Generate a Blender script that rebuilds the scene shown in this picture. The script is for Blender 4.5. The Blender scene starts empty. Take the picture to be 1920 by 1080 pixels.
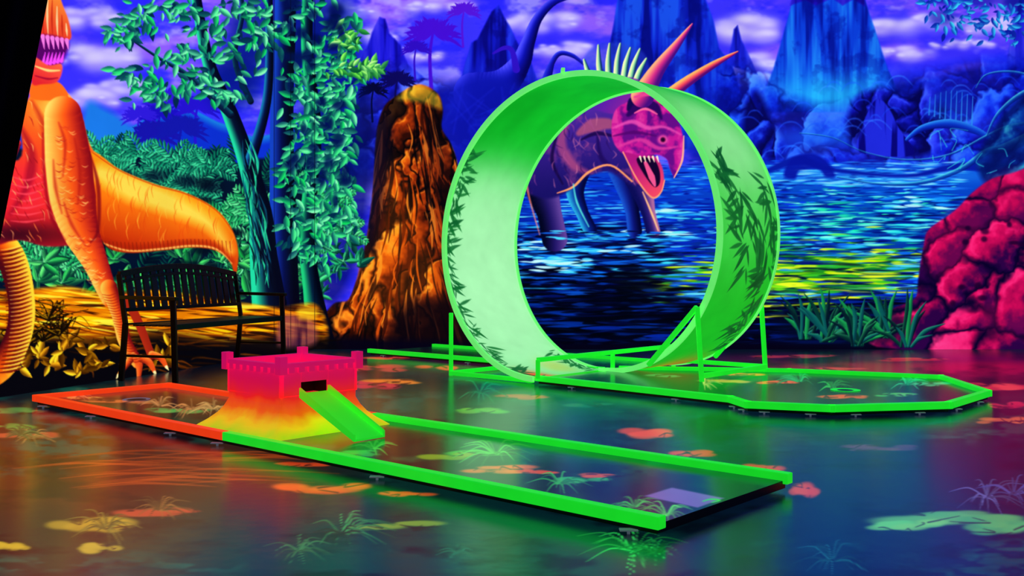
import bpy, bmesh, math, random
import numpy as np
from mathutils import Vector
random.seed(4); rng=np.random.default_rng(7)
H=0.85; F=1836.0; HY=512.0
sc=bpy.context.scene
sc.view_settings.view_transform='Standard'
sc.view_settings.look='None'
cam=bpy.data.cameras.new('camera'); co=bpy.data.objects.new('camera',cam); sc.collection.objects.link(co)
co.location=(0,0,H); co.rotation_euler=(math.pi/2,0,0); cam.sensor_width=36; cam.lens=F/1920*36; cam.shift_y=-(540-HY)/1920
cam.clip_start=0.02; sc.camera=co
w=bpy.data.worlds.new('world'); sc.world=w; w.use_nodes=True
w.node_tree.nodes['Background'].inputs[0].default_value=(0.01,0.01,0.04,1); w.node_tree.nodes['Background'].inputs[1].default_value=0.2

def G(px,py,z=0.0):
    Y=F*(H-z)/(py-HY); return Vector(((px-960)/F*Y,Y,z))
def lin(c):
    c=np.asarray(c,dtype=np.float32)
    return np.where(c<=0.04045,c/12.92,((c+0.055)/1.055)**2.4)
def L(r,g,b): return tuple(float(x) for x in lin(np.array([r,g,b])/255.0))+(1.0,)

# ------------------------------------------------------------ painter
def vnoise(h,w,sx,sy,seed):
    r=np.random.default_rng(seed); gh=int(h/sy)+3; gw=int(w/sx)+3
    g=r.random((gh,gw),dtype=np.float32)
    y=np.arange(h,dtype=np.float32)/sy; x=np.arange(w,dtype=np.float32)/sx
    y0=y.astype(int); x0=x.astype(int); fy=y-y0; fx=x-x0
    fy=fy*fy*(3-2*fy); fx=fx*fx*(3-2*fx)
    a=g[y0][:,x0]; b=g[y0][:,x0+1]; c=g[y0+1][:,x0]; d=g[y0+1][:,x0+1]
    fx=fx[None,:]; fy=fy[:,None]
    return (a*(1-fx)+b*fx)*(1-fy)+(c*(1-fx)+d*fx)*fy
def fbm(h,w,sx,sy,seed,o=4):
    s=0;amp=1;t=0
    for i in range(o):
        s=s+amp*vnoise(h,w,max(sx/2**i,1.5),max(sy/2**i,1.5),seed+i*17); t+=amp; amp*=.55
    return s/t
def cat(pts,closed=False,n=6):
    P=np.array(pts,dtype=np.float32); N=len(P)
    if N<3 and not closed: return P
    out=[]
    rngi=range(N) if closed else range(N-1)
    for i in rngi:
        if closed: p0,p1,p2,p3=P[(i-1)%N],P[i],P[(i+1)%N],P[(i+2)%N]
        else: p0,p1,p2,p3=P[max(i-1,0)],P[i],P[i+1],P[min(i+2,N-1)]
        for k in range(n):
            t=k/n
            out.append(0.5*((2*p1)+(-p0+p2)*t+(2*p0-5*p1+4*p2-p3)*t*t+(-p0+3*p1-3*p2+p3)*t**3))
    if not closed: out.append(P[-1])
    return np.array(out,dtype=np.float32)
class Canvas:
    def __init__(s,x0,y0,x1,y1,col=(0,0,0)):
        s.x0=x0;s.y0=y0;s.w=int(x1-x0);s.h=int(y1-y0)
        s.a=np.zeros((s.h,s.w,3),np.float32); s.a[:]=np.array(col,np.float32)/255; s.clip=None
    def box(s,xa,ya,xb,yb):
        xa=int(max(math.floor(xa)-s.x0,0)); ya=int(max(math.floor(ya)-s.y0,0)); xb=int(min(math.ceil(xb)+1-s.x0,s.w)); yb=int(min(math.ceil(yb)+1-s.y0,s.h))
        if xb<=xa or yb<=ya: return None
        X=(np.arange(xa,xb,dtype=np.float32)+s.x0)[None,:]; Y=(np.arange(ya,yb,dtype=np.float32)+s.y0)[:,None]
        return (slice(ya,yb),slice(xa,xb)),X,Y
    def put(s,sl,m,col):
        if s.clip is not None: m=m*s.clip[sl]
        c=np.asarray(col,np.float32)
        if c.ndim==1: c=c/255
        s.a[sl]+= (c-s.a[sl])*m[...,None]
    def pmask(s,pts,soft=1.2,smooth=True):
        P=cat(pts,True) if smooth else np.array(pts,np.float32)
        b=s.box(P[:,0].min()-soft,P[:,1].min()-soft,P[:,0].max()+soft,P[:,1].max()+soft)
        if b is None: return None
        sl,X,Y=b; ins=np.zeros((Y.shape[0],X.shape[1]),bool); D=np.full(ins.shape,1e9,np.float32)
        Q=np.roll(P,-1,0); ox=sl[1].start+s.x0; oy=sl[0].start+s.y0; hh,ww=ins.shape
        for (ax,ay),(bx,by) in zip(P,Q):
            if ay!=by:
                c=((ay>Y)!=(by>Y)); xi=(bx-ax)*(Y-ay)/(by-ay)+ax
                ins^= (c&(X<xi))
            dx,dy=bx-ax,by-ay; l=dx*dx+dy*dy+1e-9
            xa=max(int(min(ax,bx)-soft-1)-ox,0); xb=min(int(max(ax,bx)+soft+2)-ox,ww)
            ya=max(int(min(ay,by)-soft-1)-oy,0); yb=min(int(max(ay,by)+soft+2)-oy,hh)
            if xb<=xa or yb<=ya: continue
            X2=X[:,xa:xb];Y2=Y[ya:yb]
            t=np.clip(((X2-ax)*dx+(Y2-ay)*dy)/l,0,1)
            d=np.hypot(X2-ax-t*dx,Y2-ay-t*dy)
            D[ya:yb,xa:xb]=np.minimum(D[ya:yb,xa:xb],d)
        m=np.where(ins,0.5+np.clip(D/soft,0,1)*.5,0.5-np.clip(D/soft,0,1)*.5)
        return sl,X,Y,m.astype(np.float32)
    def poly(s,pts,col,soft=1.2,alpha=1,smooth=True,grad=None,tex=None,tcol=None):
        r=s.pmask(pts,soft,smooth)
        if r is None: return None
        sl,X,Y,m=r
        if grad is not None:
            (gx0,gy0,gx1,gy1,c2)=grad; dx,dy=gx1-gx0,gy1-gy0
            t=np.clip(((X-gx0)*dx+(Y-gy0)*dy)/(dx*dx+dy*dy),0,1)[...,None]
            c=(np.array(col,np.float32)/255)*(1-t)+(np.array(c2,np.float32)/255)*t
        else: c=np.broadcast_to(np.array(col,np.float32)/255,m.shape+(3,))
        if tex is not None:
            t=tex[sl][...,None]; c=c*(1-t)+(np.array(tcol,np.float32)/255)*t
        s.put(sl,m*alpha,c)
        full=np.zeros((s.h,s.w),np.float32); full[sl]=m; return full
    def stroke(s,pts,wd,col,soft=1.0,alpha=1,shade=None,light=(-.3,-.6)):
        P=cat(pts) if len(pts)>2 else np.array(pts,np.float32); n=len(P)
        if np.isscalar(wd): W=np.full(n,wd/2.0)
        else: W=np.interp(np.linspace(0,1,n),np.linspace(0,1,len(wd)),np.array(wd)/2.0)
        mw=W.max()+soft+1
        b=s.box(P[:,0].min()-mw,P[:,1].min()-mw,P[:,0].max()+mw,P[:,1].max()+mw)
        if b is None: return
        sl,X,Y=b; M=np.zeros((Y.shape[0],X.shape[1]),np.float32)
        S=np.zeros_like(M) if shade else None; B=np.full(M.shape,9.,np.float32) if shade else None
        for i in range(n-1):
            ax,ay=P[i];bx,by=P[i+1]; r=max(W[i],W[i+1])+soft+1
            xa=max(int(min(ax,bx)-r)-s.x0-sl[1].start,0); xb=min(int(max(ax,bx)+r)+2-s.x0-sl[1].start,M.shape[1])
            ya=max(int(min(ay,by)-r)-s.y0-sl[0].start,0); yb=min(int(max(ay,by)+r)+2-s.y0-sl[0].start,M.shape[0])
            if xb<=xa or yb<=ya: continue
            x=X[:,xa:xb]; y=Y[ya:yb]; dx,dy=bx-ax,by-ay
            t=np.clip(((x-ax)*dx+(y-ay)*dy)/(dx*dx+dy*dy+1e-9),0,1)
            ex=x-ax-t*dx; ey=y-ay-t*dy; d=np.hypot(ex,ey); rr=W[i]*(1-t)+W[i+1]*t
            m=np.clip((rr-d)/soft+.5,0,1); sub=M[ya:yb,xa:xb]
            if shade:
                q=(ex*light[0]+ey*light[1])/(rr+.01); qd=d/(rr+.01); ss=S[ya:yb,xa:xb]; bb=B[ya:yb,xa:xb]; k=qd<bb
                np.copyto(ss,q,where=k); np.copyto(bb,qd,where=k)
            np.maximum(sub,m,out=sub)
        if shade:
            hi,dk=shade; base=np.array(col,np.float32)/255; t=np.clip(S,-1,1)[...,None]
            c=np.where(t>0,base*(1-np.clip(t*1.5,0,1))+np.array(hi,np.float32)/255*np.clip(t*1.5,0,1), base*(1-np.clip(-t*1.7,0,1))+np.array(dk,np.float32)/255*np.clip(-t*1.7,0,1))
            s.put(sl,M*alpha,c)
        else: s.put(sl,M*alpha,col)
    def leaf(s,x,y,ang,ln,wd,col,alpha=1,rib=None,soft=.8):
        c,sn=math.cos(ang),math.sin(ang); ex,ey=x+c*ln,y+sn*ln
        b=s.box(min(x,ex)-wd,min(y,ey)-wd,max(x,ex)+wd,max(y,ey)+wd)
        if b is None: return
        sl,X,Y=b; t=((X-x)*c+(Y-y)*sn)/ln; q=-(X-x)*sn+(Y-y)*c
        tt=np.clip(t,0,1); hw=wd*.5*np.sin(np.pi*tt**.8)
        m=np.clip((hw-np.abs(q))/soft+.3,0,1)*((t>0)&(t<1))
        if rib is not None:
            k=np.clip(.5+q/(wd*.5+.1),0,1)[...,None]
            cc=np.array(col,np.float32)/255*(1-k)+np.array(rib,np.float32)/255*k
            s.put(sl,(m*alpha).astype(np.float32),cc)
        else: s.put(sl,(m*alpha).astype(np.float32),col)
    def blob(s,x,y,rx,ry,col,alpha=1,p=1.0):
        b=s.box(x-rx*2,y-ry*2,x+rx*2,y+ry*2)
        if b is None: return
        sl,X,Y=b; d=((X-x)/rx)**2+((Y-y)/ry)**2
        s.put(sl,(np.exp(-d**p)*alpha).astype(np.float32),col)
    def sample(s,px,py):
        x=np.clip(px-s.x0,0,s.w-1.01).astype(np.float32); y=np.clip(py-s.y0,0,s.h-1.01).astype(np.float32)
        x0=x.astype(int);y0=y.astype(int);fx=(x-x0)[...,None];fy=(y-y0)[...,None]
        a=s.a
        return (a[y0,x0]*(1-fx)+a[y0,x0+1]*fx)*(1-fy)+(a[y0+1,x0]*(1-fx)+a[y0+1,x0+1]*fx)*fy
U=random.uniform
def mixc(a,b,t): return tuple(a[i]*(1-t)+b[i]*t for i in range(3))
def fern(C,x,y,ang,ln,col1,col2,wd=7,n=11,bend=.5,ll=.38):
    px,py=x,y; a=ang
    for i in range(n):
        t=i/n; st=ln/n; px+=math.cos(a)*st; py+=math.sin(a)*st; a+=bend/n
        l=ln*ll*math.sin(math.pi*(.15+.8*t))
        for sgn in(-1,1):
            cc=mixc(col1,col2,U(0,1)); C.leaf(px,py,a+sgn*(1.0-.4*t),l,wd*(1-.3*t),cc,rib=mixc(cc,(0,20,40),.6))
def cluster(C,x,y,rx,ry,n,lmin,lmax,c1,c2,dk,down=1.2,wd=.42):
    for i in range(n):
        lx=random.gauss(x,rx*.5); ly=random.gauss(y,ry*.5); ln=U(lmin,lmax); a=down+U(-1.5,1.5)
        t=i/n
        c=mixc(dk,mixc(c1,c2,U(0,1)),min(1,t*1.5))
        C.leaf(lx,ly,a,ln,ln*wd,c,rib=mixc(c,dk,.65))

# ============================================================ WALL MURAL
M=Canvas(-720,-300,2260,760,(60,50,190))
h,wd_=M.h,M.w
XX=(np.arange(wd_,dtype=np.float32)+M.x0)[None,:]; YY=(np.arange(h,dtype=np.float32)+M.y0)[:,None]
def C3(c): return np.array(c,np.float32)/255
def blend(Cv,c,m): Cv.a+=(C3(c)-Cv.a)*np.clip(m,0,1)[...,None]
n1=fbm(h,wd_,260,90,1,5); n2=fbm(h,wd_,120,50,50,5); n3=fbm(h,wd_,50,30,80,4)
M.a[:]=C3((72,66,240))
blend(M,(135,100,242),(n2-.45)*5*np.ones_like(n1))
blend(M,(40,42,205),np.clip((.46-n3)*7,0,1)*.5)
blend(M,(180,172,255),np.clip((n1*.5+n3*.5-.54)*9,0,1)*.6)
def cloud(x,y,rx,ry,base=(150,138,250),hi=(226,220,255),n=20):
    M.blob(x,y+ry*.6,rx*1.1,ry*.8,(70,60,222),.6,2)
    for k in range(n):
        a=U(-1,1); bx=x+a*rx; by=y+U(-.6,.4)*ry*(1-abs(a)*.5); r=ry*U(.25,.7)*(1-abs(a)*.4)
        M.blob(bx,by,r*1.6,r,base,.5,1.5); M.blob(bx-r*.2,by-r*.35,r*1.2,r*.5,hi,.42,1.2)
for (x,y,rx,ry) in [(690,75,50,22),(640,25,60,22),(765,105,60,20),(1020,45,70,30),(1055,95,50,24),(830,15,60,18),(1400,60,55,36),(1410,120,50,26),(1690,55,70,26),(1770,40,50,22),(1700,100,60,20),(1870,55,60,26),(150,40,70,34),(180,110,80,36),(240,170,70,26),(160,190,60,28),(500,60,40,30),(170,-30,80,30),(660,120,40,14),(1380,150,60,24),(1800,85,60,16),(760,-60,100,30),(1060,-60,90,30),(1400,-100,90,40),(1750,-80,90,40),(2000,60,90,40),(2150,-60,100,50),(-150,40,120,50),(-300,160,120,50),(-200,-120,160,60)]: cloud(x,y,rx,ry)
streak=fbm(h,wd_,14,150,200,3)
rough=fbm(h,wd_,26,26,220,4)
def butte(pts,base,hi,dk,top=None):
    m=M.poly(pts,base,soft=2,smooth=False); M.clip=m
    blend(M,hi,np.clip((streak-.5)*5,0,1)*m*.55); blend(M,dk,np.clip((.47-streak)*7,0,1)*m*.75)
    blend(M,dk,np.clip((rough-.55)*8,0,1)*m*.4)
    M.clip=None
    return m
butte([(660,160),(672,120),(690,85),(698,60),(712,32),(722,36),(730,62),(752,86),(764,120),(800,150)],(44,40,190),(100,90,230),(16,10,120))
butte([(860,170),(872,120),(884,80),(895,74),(905,55),(922,22),(935,10),(944,30),(955,48),(975,90),(990,100),(1010,160)],(28,36,165),(64,90,230),(10,8,100))
butte([(1090,280),(1118,170),(1135,120),(1148,60),(1165,-40),(1185,-160),(1300,-160),(1316,-20),(1338,40),(1348,90),(1372,120),(1420,280)],(24,48,175),(54,120,230),(8,14,105))
butte([(1362,120),(1372,80),(1376,55),(1383,48),(1390,75),(1400,95),(1420,140)],(40,50,190),(90,100,230),(20,20,120))
butte([(1420,210),(1450,130),(1470,60),(1488,-5),(1500,-80),(1610,-80),(1620,-5),(1645,70),(1665,130),(1700,210)],(24,74,190),(60,155,240),(8,22,120))
butte([(1482,10),(1500,-80),(1612,-80),(1622,12),(1600,-2),(1580,10),(1560,-4),(1530,10),(1510,0)],(44,30,165),(80,70,205),(20,12,110))
M.blob(1560,180,130,40,(60,190,235),.65); M.blob(1240,240,120,40,(36,110,225),.5)
butte([(1880,160),(1900,40),(1930,-60),(2050,-60),(2100,160)],(50,50,190),(100,100,230),(20,20,120))
# --- cellular brushwork (rocks, boulders, mossy hills)
def cells(pts,n,ax,ay,ang,base,hi,dk,crack,hi2,seed,warp=22,lx=-.7,ly=-.7,alpha=1.0,edge=2.0,cw=5.5,rim=.8):
    r=M.pmask(pts,edge)
    sl,X,Y,m=r; rr=np.random.default_rng(seed); hh,ww=m.shape
    wx=(fbm(hh,ww,45,45,seed,4)-.5)*warp*2; wy=(fbm(hh,ww,45,45,seed+5,4)-.5)*warp*2
    c_,s_=math.cos(ang),math.sin(ang); x=X+wx; y=Y+wy; u=(x*c_+y*s_)/ax; v=(-x*s_+y*c_)/ay
    sx=rr.uniform(X.min(),X.max(),n); sy=rr.uniform(Y.min(),Y.max(),n); su=(sx*c_+sy*s_)/ax; sv=(-sx*s_+sy*c_)/ay
    d1=np.full(m.shape,1e9,np.float32);d2=d1.copy();gx=np.zeros_like(d1);gy=np.zeros_like(d1);vv=np.zeros_like(d1); rv=rr.random(n)
    for i in range(n):
        du=u-su[i];dv=v-sv[i];d=np.hypot(du,dv); k=d<d1
        d2=np.where(k,d1,np.minimum(d2,d)); d1=np.where(k,d,d1); gx=np.where(k,du,gx);gy=np.where(k,dv,gy);vv=np.where(k,rv[i],vv)
    e=np.clip((d2-d1),0,999); sc_=np.sqrt((X.max()-X.min())*(Y.max()-Y.min())/n/ax/ay)
    e=e/sc_; lit=((gx*c_-gy*s_)*lx+(gx*s_+gy*c_)*ly)/sc_*1.5
    nz=fbm(hh,ww,14,14,seed+9,3)-.5
    lit=lit+nz*1.1+(vv-.5)*.8
    c=np.broadcast_to(C3(base),m.shape+(3,)).copy()
    def bl(col,k): 
        nonlocal c
        c+= (C3(col)-c)*np.clip(k,0,1)[...,None]
    bl(dk,-lit*1.6); bl(hi,lit*1.5); bl(hi2,(lit-.55)*1.8*rim); bl(crack,1-e*cw); bl(hi2,np.clip(1-np.abs(e-.26)*9,0,1)*np.clip(lit*1.5+.1,0,.8)*rim)
    M.put(sl,m*alpha,c)
cells([(640,150),(760,130),(880,160),(1000,150),(1100,180),(1120,330),(860,340),(640,330)],40,1.6,1,0,(24,36,160),(50,80,220),(12,14,100),(10,12,90),(90,120,240),31,warp=30,alpha=.75,edge=18)
cells([(1340,170),(1400,120),(1460,170),(1560,205),(1680,150),(1760,130),(1900,110),(2260,120),(2260,330),(1360,330)],60,1.5,1,.1,(20,44,180),(40,90,225),(10,18,120),(8,14,100),(80,140,245),32,warp=40,alpha=.85,edge=18,rim=.55)
M.blob(1560,258,120,20,(44,120,230),.55); M.blob(1430,290,80,24,(24,70,200),.6)
cells([(1590,250),(1600,190),(1650,165),(1700,180),(1740,160),(1780,230),(1740,290),(1620,290)],14,1,1.5,0,(18,22,130),(50,60,205),(10,10,84),(8,8,80),(80,110,240),33,warp=22,edge=8,rim=.5)
cells([(1395,200),(1420,170),(1450,230),(1470,290),(1400,300)],8,1,1.5,0,(16,26,140),(44,80,220),(10,12,90),(8,8,80),(90,140,250),35,warp=14,edge=8,rim=.5)
M.poly([(1612,285),(1618,235),(1635,195),(1650,186),(1668,205),(1685,240),(1712,290)],(46,56,190),tex=np.clip((streak-.45)*6,0,1),tcol=(14,12,110))
for i in range(50):
    x=U(1390,1900);y=U(150,310); r=U(10,30)
    M.stroke([(x-r,y+r*.3),(x-r*.5,y-r*.3),(x+r*.3,y-r*.35),(x+r,y+r*.3)],[.5,3,.5],mixc((80,150,250),(36,90,230),U(0,1)),soft=3,alpha=.5)
# long necked dinosaurs
M.stroke([(1085,-12),(1040,2),(1008,35),(990,80),(975,120),(940,160),(890,175)],[12,14,18,26,38,60,80],(24,28,150),shade=((90,90,235),(10,8,90)),light=(-.8,-.2))
M.stroke([(1100,125),(1075,105),(1050,100),(1035,118),(1025,150)],[4,8,9,10,20],(25,30,150),shade=((80,90,240),(10,8,90)))
M.stroke([(925,100),(945,90),(960,95),(968,130)],[4,8,9,14],(60,30,170))
M.poly([(810,200),(840,165),(880,145),(940,140),(990,170),(1010,240),(1000,330),(850,330)],(22,32,150),soft=14,alpha=.85)
for i in range(14): M.stroke([(U(840,990),U(150,280)),(U(840,990),U(150,280))],[1,7,1],(50,60,200),soft=6,alpha=.35)
def palm(x,y,s,c,n=11):
    M.stroke([(x,y),(x-4*s,y+30*s),(x-2*s,y+75*s)],[3*s,5*s],c)
    for i in range(n):
        a=math.pi+ i*math.pi/(n-1)+U(-.1,.1)
        for j in range(6):
            t=j/6; M.leaf(x+math.cos(a)*26*s*t,y+math.sin(a)*16*s*t+t*t*12*s,a+(.7 if math.cos(a)>0 else -.7),20*s,4*s,c)
            M.leaf(x+math.cos(a)*26*s*t,y+math.sin(a)*16*s*t+t*t*12*s,a+(-.5 if math.cos(a)>0 else .5),14*s,3*s,c)
palm(812,60,1.5,(78,26,185)); palm(870,20,.9,(90,36,190)); palm(700,168,.8,(10,10,60)); palm(745,150,1,(20,14,90)); palm(780,90,.8,(60,24,170))
# --- lake
lm=np.clip((YY-300)/20,0,1)*np.clip((XX-830)/20,0,1)
t=np.clip((YY-300)/330,0,1)
lake=(1-t)[...,None]*C3((20,90,200))+t[...,None]*C3((2,6,46))
M.a+= (lake-M.a)*lm[...,None]
M.blob(1620,420,220,60,(8,100,170),.85); M.blob(1100,560,170,80,(1,4,34),.95,2); M.blob(1120,380,160,60,(16,50,165),.6); M.blob(1560,605,170,25,(4,14,80),.8)
M.blob(1500,512,230,34,(70,165,30),.85,1.5); M.blob(1340,535,120,26,(130,180,20),.7,1.5); M.blob(1600,330,220,14,(90,180,240),.6)
for i in range(5600):
    y=300+345*random.random()**.9; x=U(860,1790); s=1+(y-300)/160
    yel=math.exp(-((x-1490)/210)**4-((y-515-(1490-x)*.06)/44)**2); teal=math.exp(-((x-1600)/230)**4-((y-415)/60)**2); dk=math.exp(-((x-1110)/150)**4-((y-570)/90)**4)
    if random.random()<yel: c=random.choice([(190,225,20),(110,200,40),(30,120,60),(4,40,60),(225,240,60),(4,20,60),(60,170,60)])
    elif random.random()<teal: c=random.choice([(70,225,220),(130,245,215),(12,60,150),(6,24,110),(50,215,160),(6,40,120),(6,20,90)])
    elif random.random()<dk*.9: c=random.choice([(1,3,24),(3,10,60),(1,2,20),(10,60,140),(2,3,30)])
    elif y>560: c=random.choice([(3,8,50),(10,50,140),(2,3,30),(2,3,30)])
    elif x<1240 and y>420: c=random.choice([(80,210,245),(2,6,50),(4,12,80),(30,120,220),(3,8,60)])
    else: c=random.choice([(60,165,245),(18,70,205),(8,34,140),(110,210,250),(12,50,165),(30,110,220),(8,24,120)])
    ln=U(12,50)*s*.75; M.leaf(x,y,U(-.05,.05),ln,U(1.6,3.8)*s*.75,c,alpha=U(.5,1),soft=1.6)
for (x,y,rx,ry) in [(1010,480,50,10),(1030,500,40,8),(1000,460,40,6),(1130,470,60,5),(1200,440,60,5),(1060,490,50,6),(1250,400,60,6),(1700,380,60,8)]:
    for k in range(18): M.leaf(x+U(-rx,rx),y+U(-ry,ry)*1.4,U(-.08,.08),U(20,60),U(3,6),random.choice([(100,215,250),(190,245,255),(40,140,230)]),alpha=.85,soft=1.4)
for i in range(140):
    x=U(1420,1790);y=U(305,352); M.leaf(x,y,U(-.05,.05),U(20,70),3.5,random.choice([(140,210,250),(80,175,240),(50,120,220)]),alpha=.75,soft=1.6)
# far shore
M.stroke([(1440,320),(1500,300),(1560,318),(1700,330),(1800,312),(1930,322)],[8,18,8,6,14,24],(16,40,145),soft=5)
M.poly([(1470,330),(1478,305),(1495,292),(1525,288),(1550,302),(1566,330),(1548,332),(1535,318),(1500,320),(1490,336)],(14,30,140),soft=3,alpha=.9)
# fin-backed creature & misty dead branches
for i in range(9):
    x=1742+i*10; M.stroke([(x,215+i*3),(x+2,182-12*math.sin(i/8*3.1))],[3,1.2],(70,150,215),alpha=.75)
M.poly([(1735,215),(1745,185),(1785,165),(1815,175),(1825,230),(1790,240)],(40,100,195),alpha=.3,soft=4)
M.stroke([(1700,262),(1730,240),(1780,232),(1830,245),(1860,262)],[6,12,18,14,6],(22,66,170),shade=((70,150,225),(12,26,120)))
for pts,ws in [([(1500,250),(1560,258),(1620,285),(1700,300),(1780,290),(1850,255),(1900,235),(1990,225)],[2,2,3,4,6,8]),([(1570,332),(1650,345),(1730,342),(1800,318),(1850,285),(1890,275),(1990,230)],[2,5,8,11,16,28]),([(1830,165),(1850,140),(1900,135),(1960,150)],[2,4,6]),([(1850,255),(1870,215),(1910,180),(1960,160)],[3,6,10,16])]:
    M.stroke(pts,ws,(22,80,150),shade=((110,220,215),(10,36,115)),soft=1.6,alpha=.8)
cells([(1850,345),(1830,300),(1850,260),(1880,215),(1930,170),(2000,150),(2260,150),(2260,330),(1900,340)],16,1,1.6,.5,(14,66,130),(40,140,170),(8,30,95),(6,26,86),(120,230,210),36,warp=20,edge=6,alpha=.8,rim=.6)
for i in range(14):
    x=U(1740,1900);y=U(255,340); M.stroke([(x,y),(x+U(-14,14),y+U(-20,0)),(x+U(-26,26),y+U(-30,10))],[2.2,1],(70,190,195),alpha=.6)
for i in range(10): M.blob(U(1760,1930),U(-60,45),30,16,(16,26,120),.6,2)
for (x,y) in [(1770,15),(1830,5),(1890,20),(1800,45),(1860,45),(1910,60),(1950,20),(1760,-20),(1850,-40),(1950,-50),(2050,0),(2100,-80)]: cluster(M,x,y,40,22,22,10,22,(40,130,200),(80,200,225),(20,40,140),down=2.2)
# --- horned dinosaur
def leg(p,wd,c,hi,dk,l=(-.8,0)): M.stroke(p,wd,c,soft=1.8,shade=(hi,dk),light=l)
leg([(1085,320),(1078,360),(1092,400),(1106,430)],[44,34,24,26],(16,50,130),(60,160,200),(6,10,70))
leg([(1165,320),(1180,370),(1186,400),(1190,432)],[50,34,26,28],(20,30,110),(40,90,180),(4,6,60))
leg([(1012,320),(1018,360),(1030,400),(1040,448)],[74,60,46,48],(44,32,100),(100,76,140),(4,6,44),(.8,0))
leg([(1196,330),(1208,370),(1216,400),(1225,434)],[56,36,26,26],(60,44,115),(160,110,150),(20,20,90),(.9,0))
bd=[(978,350),(982,290),(1000,240),(1030,205),(1075,185),(1120,178),(1170,190),(1215,240),(1228,310),(1205,345),(1180,345),(1140,322),(1090,336),(1060,362),(1020,372)]
m=M.poly(bd,(92,56,150),soft=3,grad=(1080,190,1090,360,(36,26,100))); M.clip=m
blend(M,(138,76,130),np.clip((rough-.5)*6,0,1)*m*.5)
M.stroke([(1000,250),(1040,208),(1100,190),(1150,192)],[6,14,12,4],(170,104,165),soft=9,alpha=.7)
M.stroke([(1085,250),(1110,236),(1140,232),(1165,240)],[10,26,20,8],(160,90,120),soft=5,alpha=.85)
M.stroke([(1090,262),(1120,250),(1160,258)],[3,8,3],(40,14,80),soft=3,alpha=.9)
M.stroke([(1065,230),(1052,270),(1075,310),(1110,325)],[5,20,16,4],(160,84,125),soft=8,alpha=.75)
M.stroke([(1045,250),(1035,300),(1055,345)],[3,7,3],(30,10,70),soft=3,alpha=.8)
M.stroke([(1120,250),(1130,300),(1180,330)],[3,10,3],(40,16,90),soft=5,alpha=.8)
for i in range(60):
    x=U(990,1200);y=U(200,350); M.stroke([(x,y),(x+U(-4,10),y+U(6,14)),(x+U(-4,12),y+U(14,26))],[.5,3,.5],random.choice([(200,130,150),(50,20,90),(160,90,140)]),soft=2,alpha=.5)
M.clip=None
M.stroke([(1045,362),(1075,350),(1105,322),(1145,310),(1185,340)],[2,5,4,3],(255,165,110),soft=2,alpha=.9)
M.stroke([(1000,250),(985,300),(990,360),(1012,440)],[2,4,4,2],(230,140,120),soft=2,alpha=.7)
M.stroke([(1075,345),(1082,380),(1104,425)],[2,4,2],(110,220,200),soft=2,alpha=.8)
M.stroke([(1205,360),(1222,400),(1234,432)],[2,4,2],(255,190,140),soft=2,alpha=.9)
for x in (1040,1106,1190,1226):
    for k in range(8): M.leaf(x+U(-30,6),436+U(-3,14),U(-.06,.06),U(20,40),3,random.choice([(90,200,240),(4,10,60),(30,110,210)]),alpha=.9)
M.poly([(1094,112),(1122,82),(1143,80),(1163,80),(1184,88),(1204,96),(1216,120),(1216,160),(1110,165)],(60,80,180),alpha=.5,soft=3)
for i,(bx,by,tx,ty) in enumerate([(1115,160,1095,112),(1128,155,1122,85),(1142,150,1143,82),(1156,148,1163,82),(1170,146,1182,90),(1182,150,1200,92),(1192,155,1212,110)]):
    M.stroke([(bx,by),((bx+tx)/2-2,(by+ty)/2),(tx,ty)],[14,11,4],(140,200,150),shade=((240,245,180),(30,60,110)),light=(-.9,0))
M.poly([(1108,200),(1110,165),(1140,148),(1185,146),(1215,165),(1220,210),(1160,215)],(66,44,160),grad=(1110,150,1200,210,(150,50,140)),soft=2)
head=[(1148,225),(1158,202),(1180,190),(1200,180),(1228,182),(1252,200),(1272,228),(1281,262),(1277,298),(1266,330),(1257,318),(1250,298),(1230,290),(1200,294),(1168,288),(1149,262)]
m=M.poly(head,(176,40,140),soft=1.5); M.clip=m
blend(M,(90,20,124),np.clip((rough-.48)*7,0,1)*m*.85); blend(M,(214,88,155),np.clip((.42-rough)*9,0,1)*m*.6)
M.stroke([(1178,215),(1200,196),(1228,200),(1240,222)],[8,20,16,4],(54,10,94),soft=4)
M.stroke([(1190,212),(1210,204),(1232,214)],[2,5,2],(235,110,150),soft=2)
M.stroke([(1150,240),(1185,228),(1215,240),(1245,238),(1276,252)],[3,9,6,3],(216,96,165),soft=4,alpha=.8)
M.stroke([(1160,275),(1200,262),(1235,278),(1270,275)],[3,9,3],(205,76,150),soft=4,alpha=.8)
M.stroke([(1150,255),(1190,248),(1230,255)],[2,7,2],(84,10,104),soft=3,alpha=.8)
M.clip=None
M.poly([(1170,286),(1200,292),(1226,293),(1241,312),(1245,340),(1238,362),(1223,370),(1205,352),(1188,334),(1180,310)],(160,38,124),soft=1.5,grad=(1190,300,1240,365,(226,90,105)))
M.poly([(1194,297),(1224,298),(1236,318),(1237,343),(1226,350),(1207,326)],(30,5,54))
M.stroke([(1210,305),(1222,332),(1228,348)],[6,12,4],(220,96,140))
for x in range(5): M.stroke([(1200+x*8,294),(1203+x*8,304)],[4,1],(255,215,190))
M.stroke([(1168,285),(1195,337),(1222,370),(1239,361),(1246,338)],[2,3,3,2],(255,150,120),soft=1.2)
M.stroke([(1282,255),(1279,300),(1264,333)],[2,4,2],(255,160,140),soft=1.5)
M.blob(1243,262,10,9,(240,110,165),.95,2); M.blob(1243,262,5,5,(40,0,50),1,2)
M.stroke([(1178,205),(1185,190),(1202,182)],[6,14,6],(30,10,80),soft=3)
M.stroke([(1205,180),(1232,132),(1268,85),(1298,45)],[44,28,16,3],(185,60,130),shade=((255,165,130),(80,24,120)),light=(-.7,-.5))
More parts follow.
